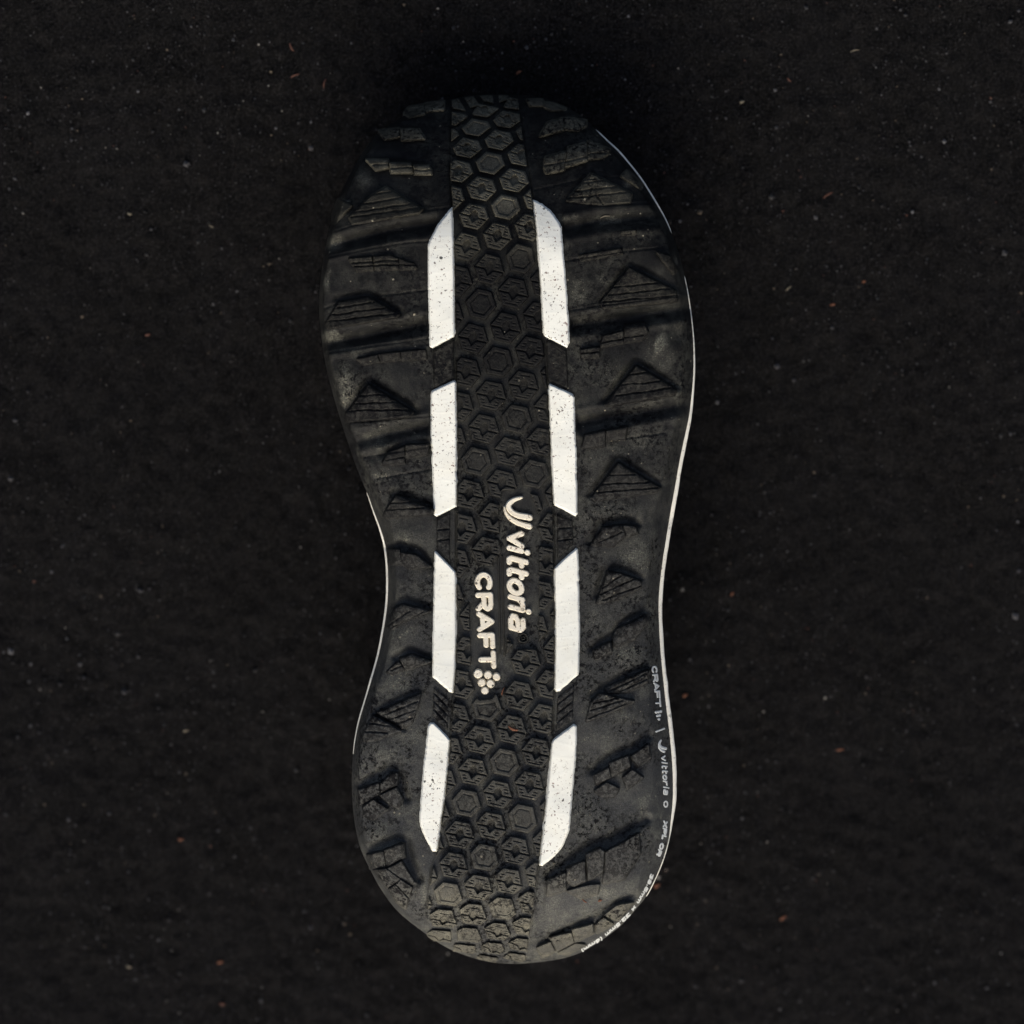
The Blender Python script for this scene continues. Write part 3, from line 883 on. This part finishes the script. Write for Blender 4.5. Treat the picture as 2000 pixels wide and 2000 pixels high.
LUGS = [
    # left side, toe to heel
    ([(790, 222), (800, 211), (826, 205), (828, 222), (800, 228)], 8, 12, UP, []),
    ([(831, 205), (866, 198), (866, 214), (833, 217)], 8, 12, UP, []),
    ([(741, 257), (778, 251), (780, 266), (752, 272)], 9, 14, UP, []),
    ([(783, 253), (817, 253), (828, 271), (785, 273)], 9, 14, UP, []),
    ([(716, 312), (757, 313), (758, 327), (735, 332)], 9, 15, UP, [((716, 323), (758, 320))]),
    ([(761, 319), (800, 319), (805, 327), (805, 337), (765, 337)], 9, 15, UP, [((760, 328), (806, 328))]),
    ([(808, 324), (836, 324), (841, 332), (842, 340), (811, 340)], 9, 15, UP, [((806, 332), (842, 333))]),
    ([(754, 366), (784, 386), (824, 408), (817, 415), (689, 437), (683, 425), (724, 384)], 2, 13, UR,
     [((728, 380), (764, 374)), ((705, 400), (784, 386)), ((690, 415), (806, 397)), ((686, 424), (824, 405))]),
    ([(662, 391), (686, 401), (652, 436), (650, 425)], 3, 8, UP, []),
    ([(683, 506), (724, 502), (728, 527), (697, 529)], 2, 7, UP, [((684, 514), (728, 510)), ((686, 521), (728, 518))]),
    ([(731, 502), (761, 499), (776, 506), (778, 525), (734, 527)], 2, 7, UP, [((731, 510), (778, 508)), ((731, 518), (778, 517))]),
    ([(781, 507), (807, 516), (813, 524), (782, 526)], 2, 6, UP, [((780, 516), (812, 518))]),
    ([(637, 632), (662, 591), (718, 581), (778, 614), (775, 619), (642, 640)], 3, 13, UR,
     [((660, 600), (730, 590)), ((650, 614), (752, 601)), ((642, 628), (770, 612))]),
    ([(699, 702), (736, 694), (740, 706), (710, 711)], 3, 8, UP, []),
    ([(740, 693), (780, 688), (782, 702), (744, 706)], 3, 8, UP, []),
    ([(784, 688), (830, 684), (832, 700), (786, 703)], 3, 8, UP, []),
    ([(720, 752), (806, 805), (800, 812), (675, 823), (677, 808)], 2, 17, UR, [((705, 772), (752, 770)), ((694, 788), (778, 785)), ((684, 802), (798, 800))]),
    ([(748, 904), (758, 885), (789, 872), (789, 904), (750, 908)], 4, 13, UP, [((754, 899), (789, 893))]),
    ([(793, 870), (835, 868), (835, 887), (793, 893)], 4, 13, UP, []),
    ([(775, 968), (847, 997), (840, 1003), (748, 1011), (760, 988)], 2, 17, UR, [((764, 983), (806, 980)), ((756, 996), (830, 992))]),
    ([(758, 1073), (779, 1073), (785, 1100), (760, 1101)], 5, 15, UP, []),
    ([(783, 1080), (812, 1084), (840, 1106), (801, 1110), (787, 1101)], 3, 14, UR, []),
    ([(756, 1222), (772, 1189), (785, 1181), (839, 1193), (789, 1212), (762, 1229)], 2, 15, UP, [((758, 1221), (800, 1192)), ((762, 1226), (826, 1196))]),
    ([(782, 1286), (805, 1279), (841, 1292), (792, 1308)], 3, 14, UR, []),
    ([(757, 1313), (778, 1293), (788, 1306), (768, 1315)], 2, 9, UP, [((764, 1309), (784, 1300))]),
    ([(737, 1392), (819, 1356), (817, 1373), (803, 1411), (786, 1421)], 4, 14, UP, [((748, 1396), (816, 1370)), ((760, 1404), (812, 1386)), ((774, 1413), (806, 1402))]),
    ([(704, 1447), (730, 1398), (781, 1427), (732, 1444)], 2, 12, UR, [((722, 1412), (760, 1418)), ((714, 1428), (756, 1432))]),
    ([(745, 1530), (768, 1509), (776, 1511), (775, 1532), (743, 1548)], 6, 16, UR, []),
    ([(743, 1553), (775, 1539), (786, 1560), (778, 1578), (756, 1565)], 5, 14, UR, []),
    ([(710, 1577), (728, 1562), (756, 1580), (728, 1600), (710, 1592)], 3, 12, UP, []),
    ([(701, 1543), (739, 1530), (741, 1550), (720, 1562), (701, 1570)], 4, 13, UP, []),
    ([(751, 1661), (788, 1647), (791, 1673), (755, 1693)], 7, 18, UR, []),
    ([(757, 1697), (784, 1683), (810, 1724), (803, 1728)], 8, 17, UR, []),
    ([(718, 1670), (748, 1663), (752, 1693), (726, 1696)], 7, 16, UP, []),
    ([(774, 1727), (783, 1719), (804, 1733), (798, 1751)], 8, 14, UR, []),
    ([(729, 1700), (754, 1697), (781, 1717), (770, 1725), (757, 1733)], 8, 14, UP, []),
    ([(760, 1736), (772, 1729), (796, 1755), (791, 1774), (777, 1762)], 8, 13, UP, []),
    # right side, toe to heel
    ([(1030, 195), (1059, 197), (1061, 206), (1036, 206)], 8, 12, UP, []),
    ([(1063, 200), (1081, 203), (1104, 213), (1077, 215), (1063, 208)], 8, 12, UP, []),
    ([(1069, 241), (1100, 231), (1100, 253), (1055, 266)], 9, 14, UP, []),
    ([(1103, 230), (1144, 237), (1144, 245), (1129, 254), (1103, 251)], 9, 14, UP, []),
    ([(1067, 307), (1105, 297), (1100, 332), (1067, 338), (1063, 326)], 8, 15, UP, [((1062, 324), (1102, 316))]),
    ([(1110, 288), (1146, 280), (1146, 313), (1104, 326)], 8, 15, UP, [((1104, 316), (1147, 306))]),
    ([(1149, 276), (1190, 292), (1188, 299), (1176, 308), (1149, 310)], 8, 15, UP, [((1148, 302), (1190, 298))]),
    ([(1154, 340), (1233, 379), (1230, 394), (1177, 399), (1108, 391)], 3, 13, UP,
     [((1140, 358), (1180, 352)), ((1124, 374), (1205, 364)), ((1112, 387), (1224, 376)), ((1166, 384), (1178, 398))]),
    ([(1214, 344), (1224, 333), (1255, 360), (1252, 368)], 3, 8, UP, []),
    ([(1216, 452), (1240, 450), (1240, 456), (1216, 458)], 2, 5, UP, []),
    ([(1132, 500), (1212, 486), (1214, 494), (1136, 508)], 2, 6, UP, []),
    ([(1284, 493), (1309, 501), (1320, 527), (1315, 534)], 3, 8, UP, []),
    ([(1229, 524), (1318, 568), (1322, 588), (1180, 602), (1172, 592), (1200, 560)], 3, 14, UP,
     [((1200, 560), (1290, 552)), ((1190, 576), (1310, 564)), ((1180, 590), (1322, 577))]),
    ([(1222, 637), (1257, 632), (1265, 648), (1253, 664), (1219, 668)], 4, 12, UP, [((1219, 659), (1256, 655))]),
    ([(1178, 657), (1216, 648), (1217, 668), (1174, 678)], 4, 11, UP, [((1174, 670), (1217, 661))]),
    ([(1135, 684), (1170, 679), (1169, 697), (1137, 699)], 3, 9, UP, [((1136, 691), (1170, 687))]),
    ([(1243, 715), (1320, 761), (1316, 771), (1200, 791), (1183, 790)], 2, 18, UP,
     [((1226, 732), (1266, 726)), ((1215, 752), (1290, 744)), ((1203, 772), (1312, 758))]),
    ([(1185, 842), (1224, 834), (1220, 856), (1184, 861)], 4, 12, UP, []),
    ([(1144, 850), (1181, 841), (1181, 871), (1138, 874)], 4, 12, UP, []),
    ([(1208, 905), (1289, 953), (1282, 960), (1160, 977), (1156, 972)], 2, 18, UP, [((1192, 928), (1240, 926)), ((1178, 946), (1268, 942)), ((1166, 962), (1284, 953))]),
    ([(1156, 1063), (1178, 1032), (1214, 1026), (1220, 1046), (1197, 1066)], 3, 16, UR, [((1170, 1058), (1214, 1038))]),
    ([(1217, 1026), (1241, 1029), (1244, 1040), (1223, 1049)], 3, 14, UP, []),
    ([(1188, 1116), (1215, 1122), (1251, 1136), (1251, 1146), (1206, 1170), (1166, 1178)], 2, 16, UP,
     [((1178, 1148), (1212, 1124)), ((1174, 1160), (1240, 1130)), ((1178, 1171), (1250, 1144))]),
    ([(1206, 1229), (1262, 1202), (1265, 1213), (1239, 1247), (1200, 1263), (1197, 1243)], 3, 15, UP, []),
    ([(1160, 1270), (1191, 1254), (1194, 1272), (1164, 1287)], 3, 13, UP, []),
    ([(1183, 1344), (1225, 1326), (1268, 1308), (1262, 1331), (1230, 1350), (1190, 1353)], 4, 14, UP,
     [((1190, 1350), (1262, 1316)), ((1210, 1351), (1264, 1326))]),
    ([(1146, 1408), (1156, 1373), (1170, 1355), (1204, 1363), (1237, 1369), (1187, 1392)], 2, 13, UP,
     [((1160, 1374), (1206, 1364)), ((1154, 1388), (1216, 1368)), ((1150, 1402), (1232, 1371))]),
    ([(1191, 1491), (1226, 1476), (1230, 1496), (1195, 1515)], 6, 15, UP, []),
    ([(1218, 1518), (1235, 1504), (1255, 1518), (1226, 1540)], 4, 11, UP, []),
    ([(1162, 1514), (1188, 1500), (1192, 1517), (1165, 1532)], 5, 14, UP, []),
    ([(1162, 1544), (1185, 1529), (1208, 1540), (1199, 1556), (1173, 1554)], 3, 9, UP, []),
    ([(1234, 1477), (1266, 1455), (1269, 1479), (1246, 1496)], 5, 14, UP, []),
    ([(1071, 1719), (1104, 1705), (1104, 1738), (1069, 1749)], 5, 14, UP, []),
    ([(1108, 1696), (1141, 1683), (1142, 1720), (1121, 1730), (1107, 1719)], 6, 15, UP, []),
    ([(1146, 1669), (1170, 1656), (1179, 1663), (1177, 1702), (1150, 1718)], 7, 17, UP, []),
    ([(1183, 1664), (1218, 1646), (1247, 1628), (1250, 1665), (1218, 1717), (1178, 1724), (1182, 1702)], 5, 17, UP, []),
    ([(1110, 1740), (1146, 1730), (1170, 1728), (1166, 1745), (1137, 1755)], 4, 9, UP, []),
    ([(1050, 1851), (1074, 1841), (1082, 1857), (1060, 1869)], 9, 15, UP, []),
    ([(1074, 1831), (1115, 1822), (1119, 1840), (1090, 1855)], 9, 17, UP, []),
    ([(1118, 1816), (1157, 1806), (1158, 1822), (1124, 1839)], 9, 17, UP, []),
    ([(1164, 1807), (1179, 1793), (1196, 1804), (1167, 1821)], 8, 14, UP, []),
    ([(1092, 1861), (1124, 1844), (1142, 1846), (1108, 1863)], 7, 10, UP, []),
    ([(1180, 1788), (1204, 1769), (1236, 1763), (1207, 1796)], 6, 13, UP, []),
]
print('lugs')
for q, (P, lo, hi, dr, sip) in enumerate(LUGS):
    A = np.array(P, float)
    pr = A @ np.array(dr)
    r0, r1 = pr.min(), pr.max()

    def top(X, Y, lo=lo, hi=hi, dr=dr, r0=r0, r1=r1, sip=sip, q=q):
        f = np.clip((X * dr[0] + Y * dr[1] - r0) / (r1 - r0), 0, 1)
        h = 1.4 * (lo + (hi - lo) * f ** 0.8) + 2.2 * fbm(X, Y, 22, 3, 80 + q) + 1.0 * fbm(X, Y, 6, 2, 81)
        for a, b2 in sip:
            wv = 4.0 * fbm(X, Y, 18, 3, 88)
            h = h - (4.2 + 5 * fbm(X, Y, 14, 2, 87)) * smooth(2.3, 0.4, d_seg(X, Y + wv, a, b2))
        return h
    relief('lug_block', lambda X, Y, P=P: sd_poly(P, X, Y) - 2.6 + 1.2 * fbm(X, Y, 10, 2, 79), top,
           (A[:, 0].min(), A[:, 1].min(), A[:, 0].max(), A[:, 1].max()), M_LUG, 1.3, 1.5, 2.2, 0.5)

# ---------------------------------------------------------------- lettering
def arc(a0, a1, n=18, cx=.5, cy=.5, rx=.5, ry=.5):
    return [(cx + rx * math.cos(math.radians(a0 + (a1 - a0) * q / n)), cy + ry * math.sin(math.radians(a0 + (a1 - a0) * q / n))) for q in range(n + 1)]


GL = {
    'C': [arc(48, 312)],
    'R': [[(0, 0), (0, 1), (.62, 1), (.9, .92), (1, .73), (.9, .54), (.62, .46), (0, .46)], [(.55, .46), (1, 0)]],
    'A': [[(0, 0), (.5, 1), (1, 0)], [(.2, .27), (.8, .27)]],
    'F': [[(0, 0), (0, 1), (1, 1)], [(0, .48), (.85, .48)]],
    'T': [[(0, 1), (1, 1)], [(.5, 1), (.5, 0)]],
    'v': [[(0, 1), (.62, 0), (1, 1)]],
    'i': [[(.5, 0), (.5, 1)], [(.5, 1.46), (.5, 1.5)]],
    't': [[(.25, 1.38), (.25, .16), (.4, 0), (.85, 0)], [(.25, 1), (.95, 1)]],
    'o': [arc(0, 360, 24)],
    'r': [[(0, 0), (0, 1)], [(0, .62), (.25, .92), (.55, 1), (1, 1)]],
    'a': [[(.15, 1), (.7, 1), (1, .8), (1, 0), (.3, 0), (0, .15), (0, .38), (.3, .56), (1, .56)]],
    'X': [[(0, 0), (1, 1)], [(0, 1), (1, 0)]],
    'P': [[(0, 0), (0, 1), (.7, 1), (1, .85), (1, .6), (.7, .45), (0, .45)]],
    'L': [[(0, 1), (0, 0), (1, 0)]],
    'O': [arc(0, 360, 24)],
    '3': [[(0, 1), (1, 1), (.45, .58), (.85, .5), (1, .28), (.8, .05), (.4, 0), (0, .12)]],
    '8': [arc(0, 360, 16, .5, .76, .42, .24), arc(0, 360, 16, .5, .26, .5, .26)],
    '5': [[(.95, 1), (.1, 1), (.05, .56), (.6, .6), (1, .35), (.8, .05), (.4, 0), (0, .1)]],
    '2': [[(0, .8), (.25, 1), (.75, 1), (1, .78), (.9, .55), (0, 0), (1, 0)]],
    '6': [[(.85, 1), (.4, .85), (.05, .4)], arc(0, 360, 16, .5, .3, .48, .3)],
    '.': [[(.5, 0), (.5, .06)]],
    'm': [[(0, 0), (0, .7)], [(0, .5), (.2, .7), (.4, .7), (.5, .55), (.5, 0)], [(.5, .5), (.7, .7), (.88, .7), (1, .55), (1, 0)]],
    'x': [[(0, 0), (1, .7)], [(0, .7), (1, 0)]],
    '(': [[(.8, 1.1), (.3, .75), (.3, .2), (.8, -.15)]],
    ')': [[(.2, 1.1), (.7, .75), (.7, .2), (.2, -.15)]],
}


def glyph(name, strokes, frame, size, hw, hgt, mat, h=0.7, skew=0.0, wall=0.9, bev=0.9):
    """strokes in a unit box -> raised letter; frame(u, v) gives drawing units for reading distance u and height v"""
    wu, hv = size
    st = [[((u * (wu - 2 * hw) + hw) + skew * (v * (hv - 2 * hw) + hw), v * (hv - 2 * hw) + hw) for u, v in s] for s in strokes]
    A = np.concatenate([np.array(s) for s in st])
    us = np.arange(A[:, 0].min() - hw - 2, A[:, 0].max() + hw + 2, h); vv = np.arange(A[:, 1].min() - hw - 2, A[:, 1].max() + hw + 2, h)
    U, V = np.meshgrid(us, vv)
    s = np.full(U.shape, 1e9)
    for q in st:
        s = np.minimum(s, d_line(U, V, q))
    X, Y = frame(U, V)
    s = s - hw + (0.5 * fbm(X, Y, 5, 2, 91) if hw > 2 else 0)
    p = np.clip((wall - s) / (wall + bev), 0, 1)
    off = np.where(s >= wall, -1.0 if hw > 2 else -0.3, hgt * p)
    Z = H(X, Y) + off
    # text runs down the sole, so the grid is mirrored: reverse the rows to keep faces outward
    return grid_mesh(name, X[:, ::-1] if False else X, Y, Z, s < wall, mat, outsole)


def flip_all(o):
    if o:
        o.data.flip_normals()
    return o


def line_frame(p0, d, v):
    return lambda U, V: (p0[0] + U * d[0] + V * v[0], p0[1] + U * d[1] + V * v[1])


print('letters')
# large word on the left line
d1 = np.array([0.046, 0.999]); v1 = np.array([0.999, -0.02])
for ch, y0, y1, x0 in [('C', 1118, 1157, 927), ('R', 1157.5, 1194, 928.5), ('A', 1194.5, 1234, 930.5), ('F', 1236, 1268, 932), ('T', 1271, 1306, 934)]:
    glyph('letter', GL[ch], line_frame((x0, y0), d1, v1), (y1 - y0, 34), 4.7, 8.5, M_CREAM, bev=0.5)
# large slanted word on the right line
for ch, y0, w, x0 in [('v', 1030, 34, 989.5), ('i', 1061.5, 14, 989.5), ('t', 1079.5, 24, 989.5), ('t', 1102, 24, 989.5), ('o', 1125, 34, 989.5), ('r', 1159, 28, 991.5),
                      ('i', 1177, 14, 992), ('a', 1196, 33, 992.5)]:
    glyph('letter', GL[ch], line_frame((x0, y0), (0.03, 1.0), (1.0, 0)), (w, 33.5), 4.9, 8.5, M_CREAM, skew=0.26, bev=0.5)
# double swoosh before the slanted word
def taper(name, pts, wid, hgt, mat, h=0.7):
    pts = catmull(pts, 1.5, False); n = len(pts)
    wd = np.interp(np.linspace(0, 1, n), np.linspace(0, 1, len(wid)), wid)
    x0, y0 = pts.min(0) - 12; x1, y1 = pts.max(0) + 12
    X, Y = np.meshgrid(np.arange(x0, x1, h), np.arange(y0, y1, h))
    s = np.full(X.shape, 1e9)
    for (p, w) in zip(pts, wd):
        s = np.minimum(s, np.hypot(X - p[0], Y - p[1]) - w)
    p = np.clip((0.9 - s) / 1.8, 0, 1)
    Z = H(X, Y) + np.where(s >= 0.9, -0.4, hgt * p)
    return grid_mesh(name, X, Y, Z, s < 0.9, mat, outsole)


taper('swoosh_mark', [(1018.5, 971.5), (1004, 976), (994.5, 984), (993.5, 992), (1000, 1001), (1012, 1007), (1030, 1010), (1034, 1011)], [2, 3.2, 4.5, 5.2, 5.4, 5.6, 5.8, 5.8], 8.5, M_CREAM)
taper('swoosh_mark', [(985.5, 990), (988, 1001), (996, 1011.5), (1009, 1020), (1024, 1025.5), (1034, 1028)], [1.4, 2.6, 3.8, 4.4, 4.7, 5], 8.5, M_CREAM)
# cluster of six discs after the left word
for (x, y, r) in [(934, 1315.6, 8.5), (953, 1318, 7.4), (969.5, 1321.5, 7.1), (941, 1333, 7.3), (957.7, 1335, 7.5), (947, 1348.5, 7.0)]:
    taper('disc_mark', [(x, y), (x + 0.2, y + 0.2)], [r, r], 9.0, M_CREAM)
# registered ring and rail between the two words, in plain black rubber
relief('ring_mark', lambda X, Y: np.minimum(np.abs(np.hypot(X - 1022, Y - 1246) - 8.5) - 1.6, np.abs(np.hypot(X - 1022, Y - 1246) - 3) - 1.0),
       lambda X, Y: 6 + 0 * X, (1010, 1234, 1034, 1258), M_PAD, 0.8, 1.0, 1.0)
relief('rail', lambda X, Y: np.minimum(d_seg(X, Y, (973.5, 1088), (977, 1276)), d_seg(X, Y, (980.5, 1086), (985, 1280))) - 1.3,
       lambda X, Y: 5 + 0 * X, (968, 1080, 990, 1286), M_PAD, 1.0, 1.0, 1.0)


# print along the sidewall: path of the baseline and direction of the letter tops
def path_frame(pts):
    P = catmull(pts, 2, False)
    L = np.concatenate([[0], np.cumsum(np.hypot(*np.diff(P, axis=0).T))])
    T = np.gradient(P, axis=0); T /= np.linalg.norm(T, axis=1)[:, None]

    def mk(u0):
        def f(U, V):
            s = U + u0
            x = np.interp(s, L, P[:, 0]); y = np.interp(s, L, P[:, 1])
            tx = np.interp(s, L, T[:, 0]); ty = np.interp(s, L, T[:, 1])
            return x + V * ty, y - V * tx
        return f
    return mk, L[-1]


def print_run(pts, text, cw, height, hw, skew, gap):
    mk, L = path_frame(pts)
    u = 0
    for ch in text:
        w = cw.get(ch, cw['*'])
        if ch != ' ':
            glyph('printed_letter', GL[ch], mk(u), (w, height), hw, 1.1, M_PRINT, 0.6, skew, 0.4, 0.4)
        u += w + gap
    return u


print_run([(1272.5, 1301), (1275, 1325), (1278.5, 1352), (1281, 1384)], 'CRAFT', {'*': 15.4}, 10.8, 1.35, 0, 0.9)
for (x, y) in [(1281.5, 1391), (1286, 1390.5), (1290.5, 1389.5), (1284, 1398), (1288.5, 1397), (1287, 1404.5)]:
    taper('printed_dot', [(x, y), (x + 0.1, y + 0.1)], [1.9, 1.9], 1.1, M_PRINT, 0.5)
taper('printed_bar', [(1281.5, 1429), (1297.5, 1423)], [0.9, 0.9], 1.1, M_PRINT, 0.5)
taper('printed_swoosh', [(1291, 1446), (1288, 1452), (1290, 1458), (1296, 1461), (1300, 1462)], [0.8, 1.6, 2, 2.1, 2.1], 1.1, M_PRINT, 0.5)
taper('printed_swoosh', [(1286.5, 1453), (1288, 1461), (1293, 1466), (1297, 1468)], [0.6, 1.3, 1.7, 1.7], 1.1, M_PRINT, 0.5)
print_run([(1291, 1474), (1293, 1500), (1295, 1530), (1296.5, 1562)], 'vittoria', {'*': 11, 'i': 5.5, 't': 8.5, 'r': 9}, 8.6, 1.2, 0.25, 1.1)
taper('printed_ring', [(1300.5 + 3.4 * math.cos(a), 1570.5 + 5.4 * math.sin(a)) for a in np.linspace(0, 2 * math.pi, 13)], [0.8, 0.8], 1.1, M_PRINT, 0.5)
print_run([(1296, 1602), (1294, 1622), (1292.5, 1637), (1287, 1655), (1278, 1680)], 'XPL OR', {'*': 12.6, ' ': 4, 'L': 9}, 8.5, 1.25, 0.25, 1.2)
print_run([(1271, 1706), (1263, 1728), (1252, 1747), (1240, 1767), (1224, 1786), (1206, 1803), (1180, 1825), (1156, 1841), (1130, 1856)],
          '38.5mm x 32.5mm (6mm)', {'*': 9.6, '.': 3.5, ' ': 5.5, 'm': 12, '(': 4.5, ')': 4.5}, 6.2, 0.8, 0.15, 1.25)

# ---------------------------------------------------------------- loose bits of leaf and straw
def sliver(name, x, y, z, length, width, ang, mat, label, cat, rot=None):
    """a curled, tapering sliver of dry leaf with real thickness"""
    n = 7
    V = []; F = []
    for q in range(n):
        f = q / (n - 1)
        w = width * (0.25 + 0.75 * math.sin(math.pi * (0.12 + 0.8 * f))) * (0.9 + 0.2 * rng.random())
        bend = length * 0.10 * math.sin(math.pi * f) * (1 if ang > 0 else -1)
        lift = length * 0.08 * math.sin(math.pi * f)
        xx = (f - 0.5) * length
        for (a, b2) in ((-1, 0), (0, .5), (1, 0), (0, -.35)):
            V.append((xx, bend + a * w / 2, lift + b2 * w * 0.6 + w * 0.25))
    for q in range(n - 1):
        for e in range(4):
            a = q * 4 + e; b2 = q * 4 + (e + 1) % 4
            F.append((a, b2, b2 + 4, a + 4))
    F.append((3, 2, 1, 0)); o4 = (n - 1) * 4; F.append((o4, o4 + 1, o4 + 2, o4 + 3))
    o = mesh_np(name, np.array(V), np.array(F), mat, None, True)
    if rot is not None:
        o.matrix_world = M_SHOE @ Matrix.Translation(Vector((x, y, z))) @ Matrix.Rotation(math.radians(ang), 4, 'Z')
    else:
        o.matrix_world = Matrix.Translation(Vector((x, y, z))) @ Matrix.Rotation(math.radians(ang), 4, 'Z')
    o['label'] = label; o['category'] = cat
    return o


BITS = [  # x, y, length, width, angle, material, name, label, category
    (570, 92, 25, 5, -65, M_RUST, 'dry_needle', 'rust brown needle on the soil above left of the toe, upper of two', 'needle'),
    (574, 150, 30, 5, 25, M_RUST, 'dry_needle', 'rust brown needle on the soil above left of the toe, lower of two', 'needle'),
    (635, 163, 24, 4, 75, M_RUST, 'dry_needle', 'reddish needle on the soil just left of the toe', 'needle'),
    (1014, 141, 16, 7, 30, M_ORANGE, 'leaf_fragment', 'small orange leaf scrap on the soil straight above the toe', 'leaf'),
    (1617, 383, 34, 4.5, 34, M_RUST, 'dry_needle', 'long rust needle on the soil right of the toe', 'needle'),
    (1542, 156, 14, 5, -40, M_RUST, 'dry_needle', 'short reddish sliver on the soil at the upper right', 'needle'),
    (1449, 199, 12, 9, 20, M_STRAW, 'straw_fragment', 'pale yellow crumb on the soil right above the toe', 'straw'),
    (1670, 100, 22, 4, 12, M_STRAW, 'straw_fragment', 'thin straw piece near the top edge at the right', 'straw'),
    (1688, 551, 9, 8, 15, M_ORANGE, 'leaf_fragment', 'orange crumb on the soil right of the forefoot, upper of two', 'leaf'),
    (1626, 595, 13, 7, 10, M_ORANGE, 'leaf_fragment', 'orange crumb on the soil right of the forefoot, lower of two', 'leaf'),
    (1540, 563, 18, 5, 40, M_STRAW, 'straw_fragment', 'dull straw piece on the soil beside the forefoot', 'straw'),
    (414, 441, 16, 4, -22, M_STRAW, 'straw_fragment', 'pale straw piece on the soil left of the toe', 'straw'),
    (254, 416, 11, 8, -20, M_STRAW, 'straw_fragment', 'cream crumb on the soil far left of the toe', 'straw'),
    (288, 655, 13, 8, 10, M_RUST, 'leaf_fragment', 'reddish crumb on the soil left of the forefoot', 'leaf'),
    (1338, 1358, 13, 10, 30, M_ORANGE, 'leaf_fragment', 'blurred orange scrap on the soil right of the small white print', 'leaf'),
    (1283, 1729, 17, 11, 35, M_ORANGE, 'leaf_fragment', 'blurred orange scrap touching the heel edge at the right', 'leaf'),
    (1530, 1794, 20, 9, 40, M_ORANGE, 'leaf_fragment', 'brown leaf scrap on the soil at the lower right', 'leaf'),
    (1640, 1464, 20, 7, 8, M_ORANGE, 'leaf_fragment', 'brown leaf scrap on the soil right of the heel', 'leaf'),
    (1430, 1160, 11, 9, 50, M_ORANGE, 'leaf_fragment', 'faint orange crumb on the soil right of the waist', 'leaf'),
    (353, 1638, 14, 9, 0, M_ORANGE, 'leaf_fragment', 'orange scrap on the soil left of the heel', 'leaf'),
    (430, 1880, 16, 10, 15, M_ORANGE, 'leaf_fragment', 'orange scrap near the bottom edge at the left, upper of two', 'leaf'),
    (434, 1961, 14, 10, -15, M_RUST, 'leaf_fragment', 'reddish scrap near the bottom edge at the left, lower of two', 'leaf'),
    (252, 1888, 15, 9, -25, M_STRAW, 'straw_fragment', 'pale scrap near the bottom left corner', 'straw'),
    (363, 1428, 15, 8, 15, M_STRAW, 'straw_fragment', 'pale scrap on the soil left of the heel, higher up', 'straw'),
]
for (x, y, L, w, a, mt, nm, lab, cat) in BITS:
    gx_, gy_ = on_ground(x, y)
    sliver(nm, gx_, gy_, float(soil_h(gx_, gy_)) + 0.0002, L * S * 0.85, w * S * 0.7, a, mt, lab, cat)
for (x, y, L, w, a, mt, nm, lab, up) in [
        (983, 1350, 17, 3, 70, M_ORANGE, 'dry_needle', 'tiny orange needle lodged between hexagon pads below the disc cluster', 3),
        (1003, 1422, 22, 6, -22, M_ORANGE, 'leaf_fragment', 'orange leaf flake lying across a star pad below the lettering', 11),
        (1032, 1545, 9, 6, 50, M_STRAW, 'straw_fragment', 'tan crumb stuck in a star pad of the heel', 4),
        (1182, 424, 20, 3, 12, M_STRAW, 'straw_fragment', 'short pale straw stuck in the groove right of the toe panel', 4),
        (1142, 1759, 12, 3, -40, M_ORANGE, 'dry_needle', 'tiny orange needle on the right heel below the big lug', 6),
        (1172, 1759, 8, 5, 20, M_ORANGE, 'leaf_fragment', 'tiny bright orange crumb on the right heel', 4)]:
    z = float(H(x, y)) + up
    p = world_pts(np.array(x, float), np.array(y, float), np.array(z))
    sliver(nm, p[0], p[1], p[2], L * S, w * S, a, mt, lab, 'leaf' if 'leaf' in nm else ('needle' if 'needle' in nm else 'straw'), True)
print('done')
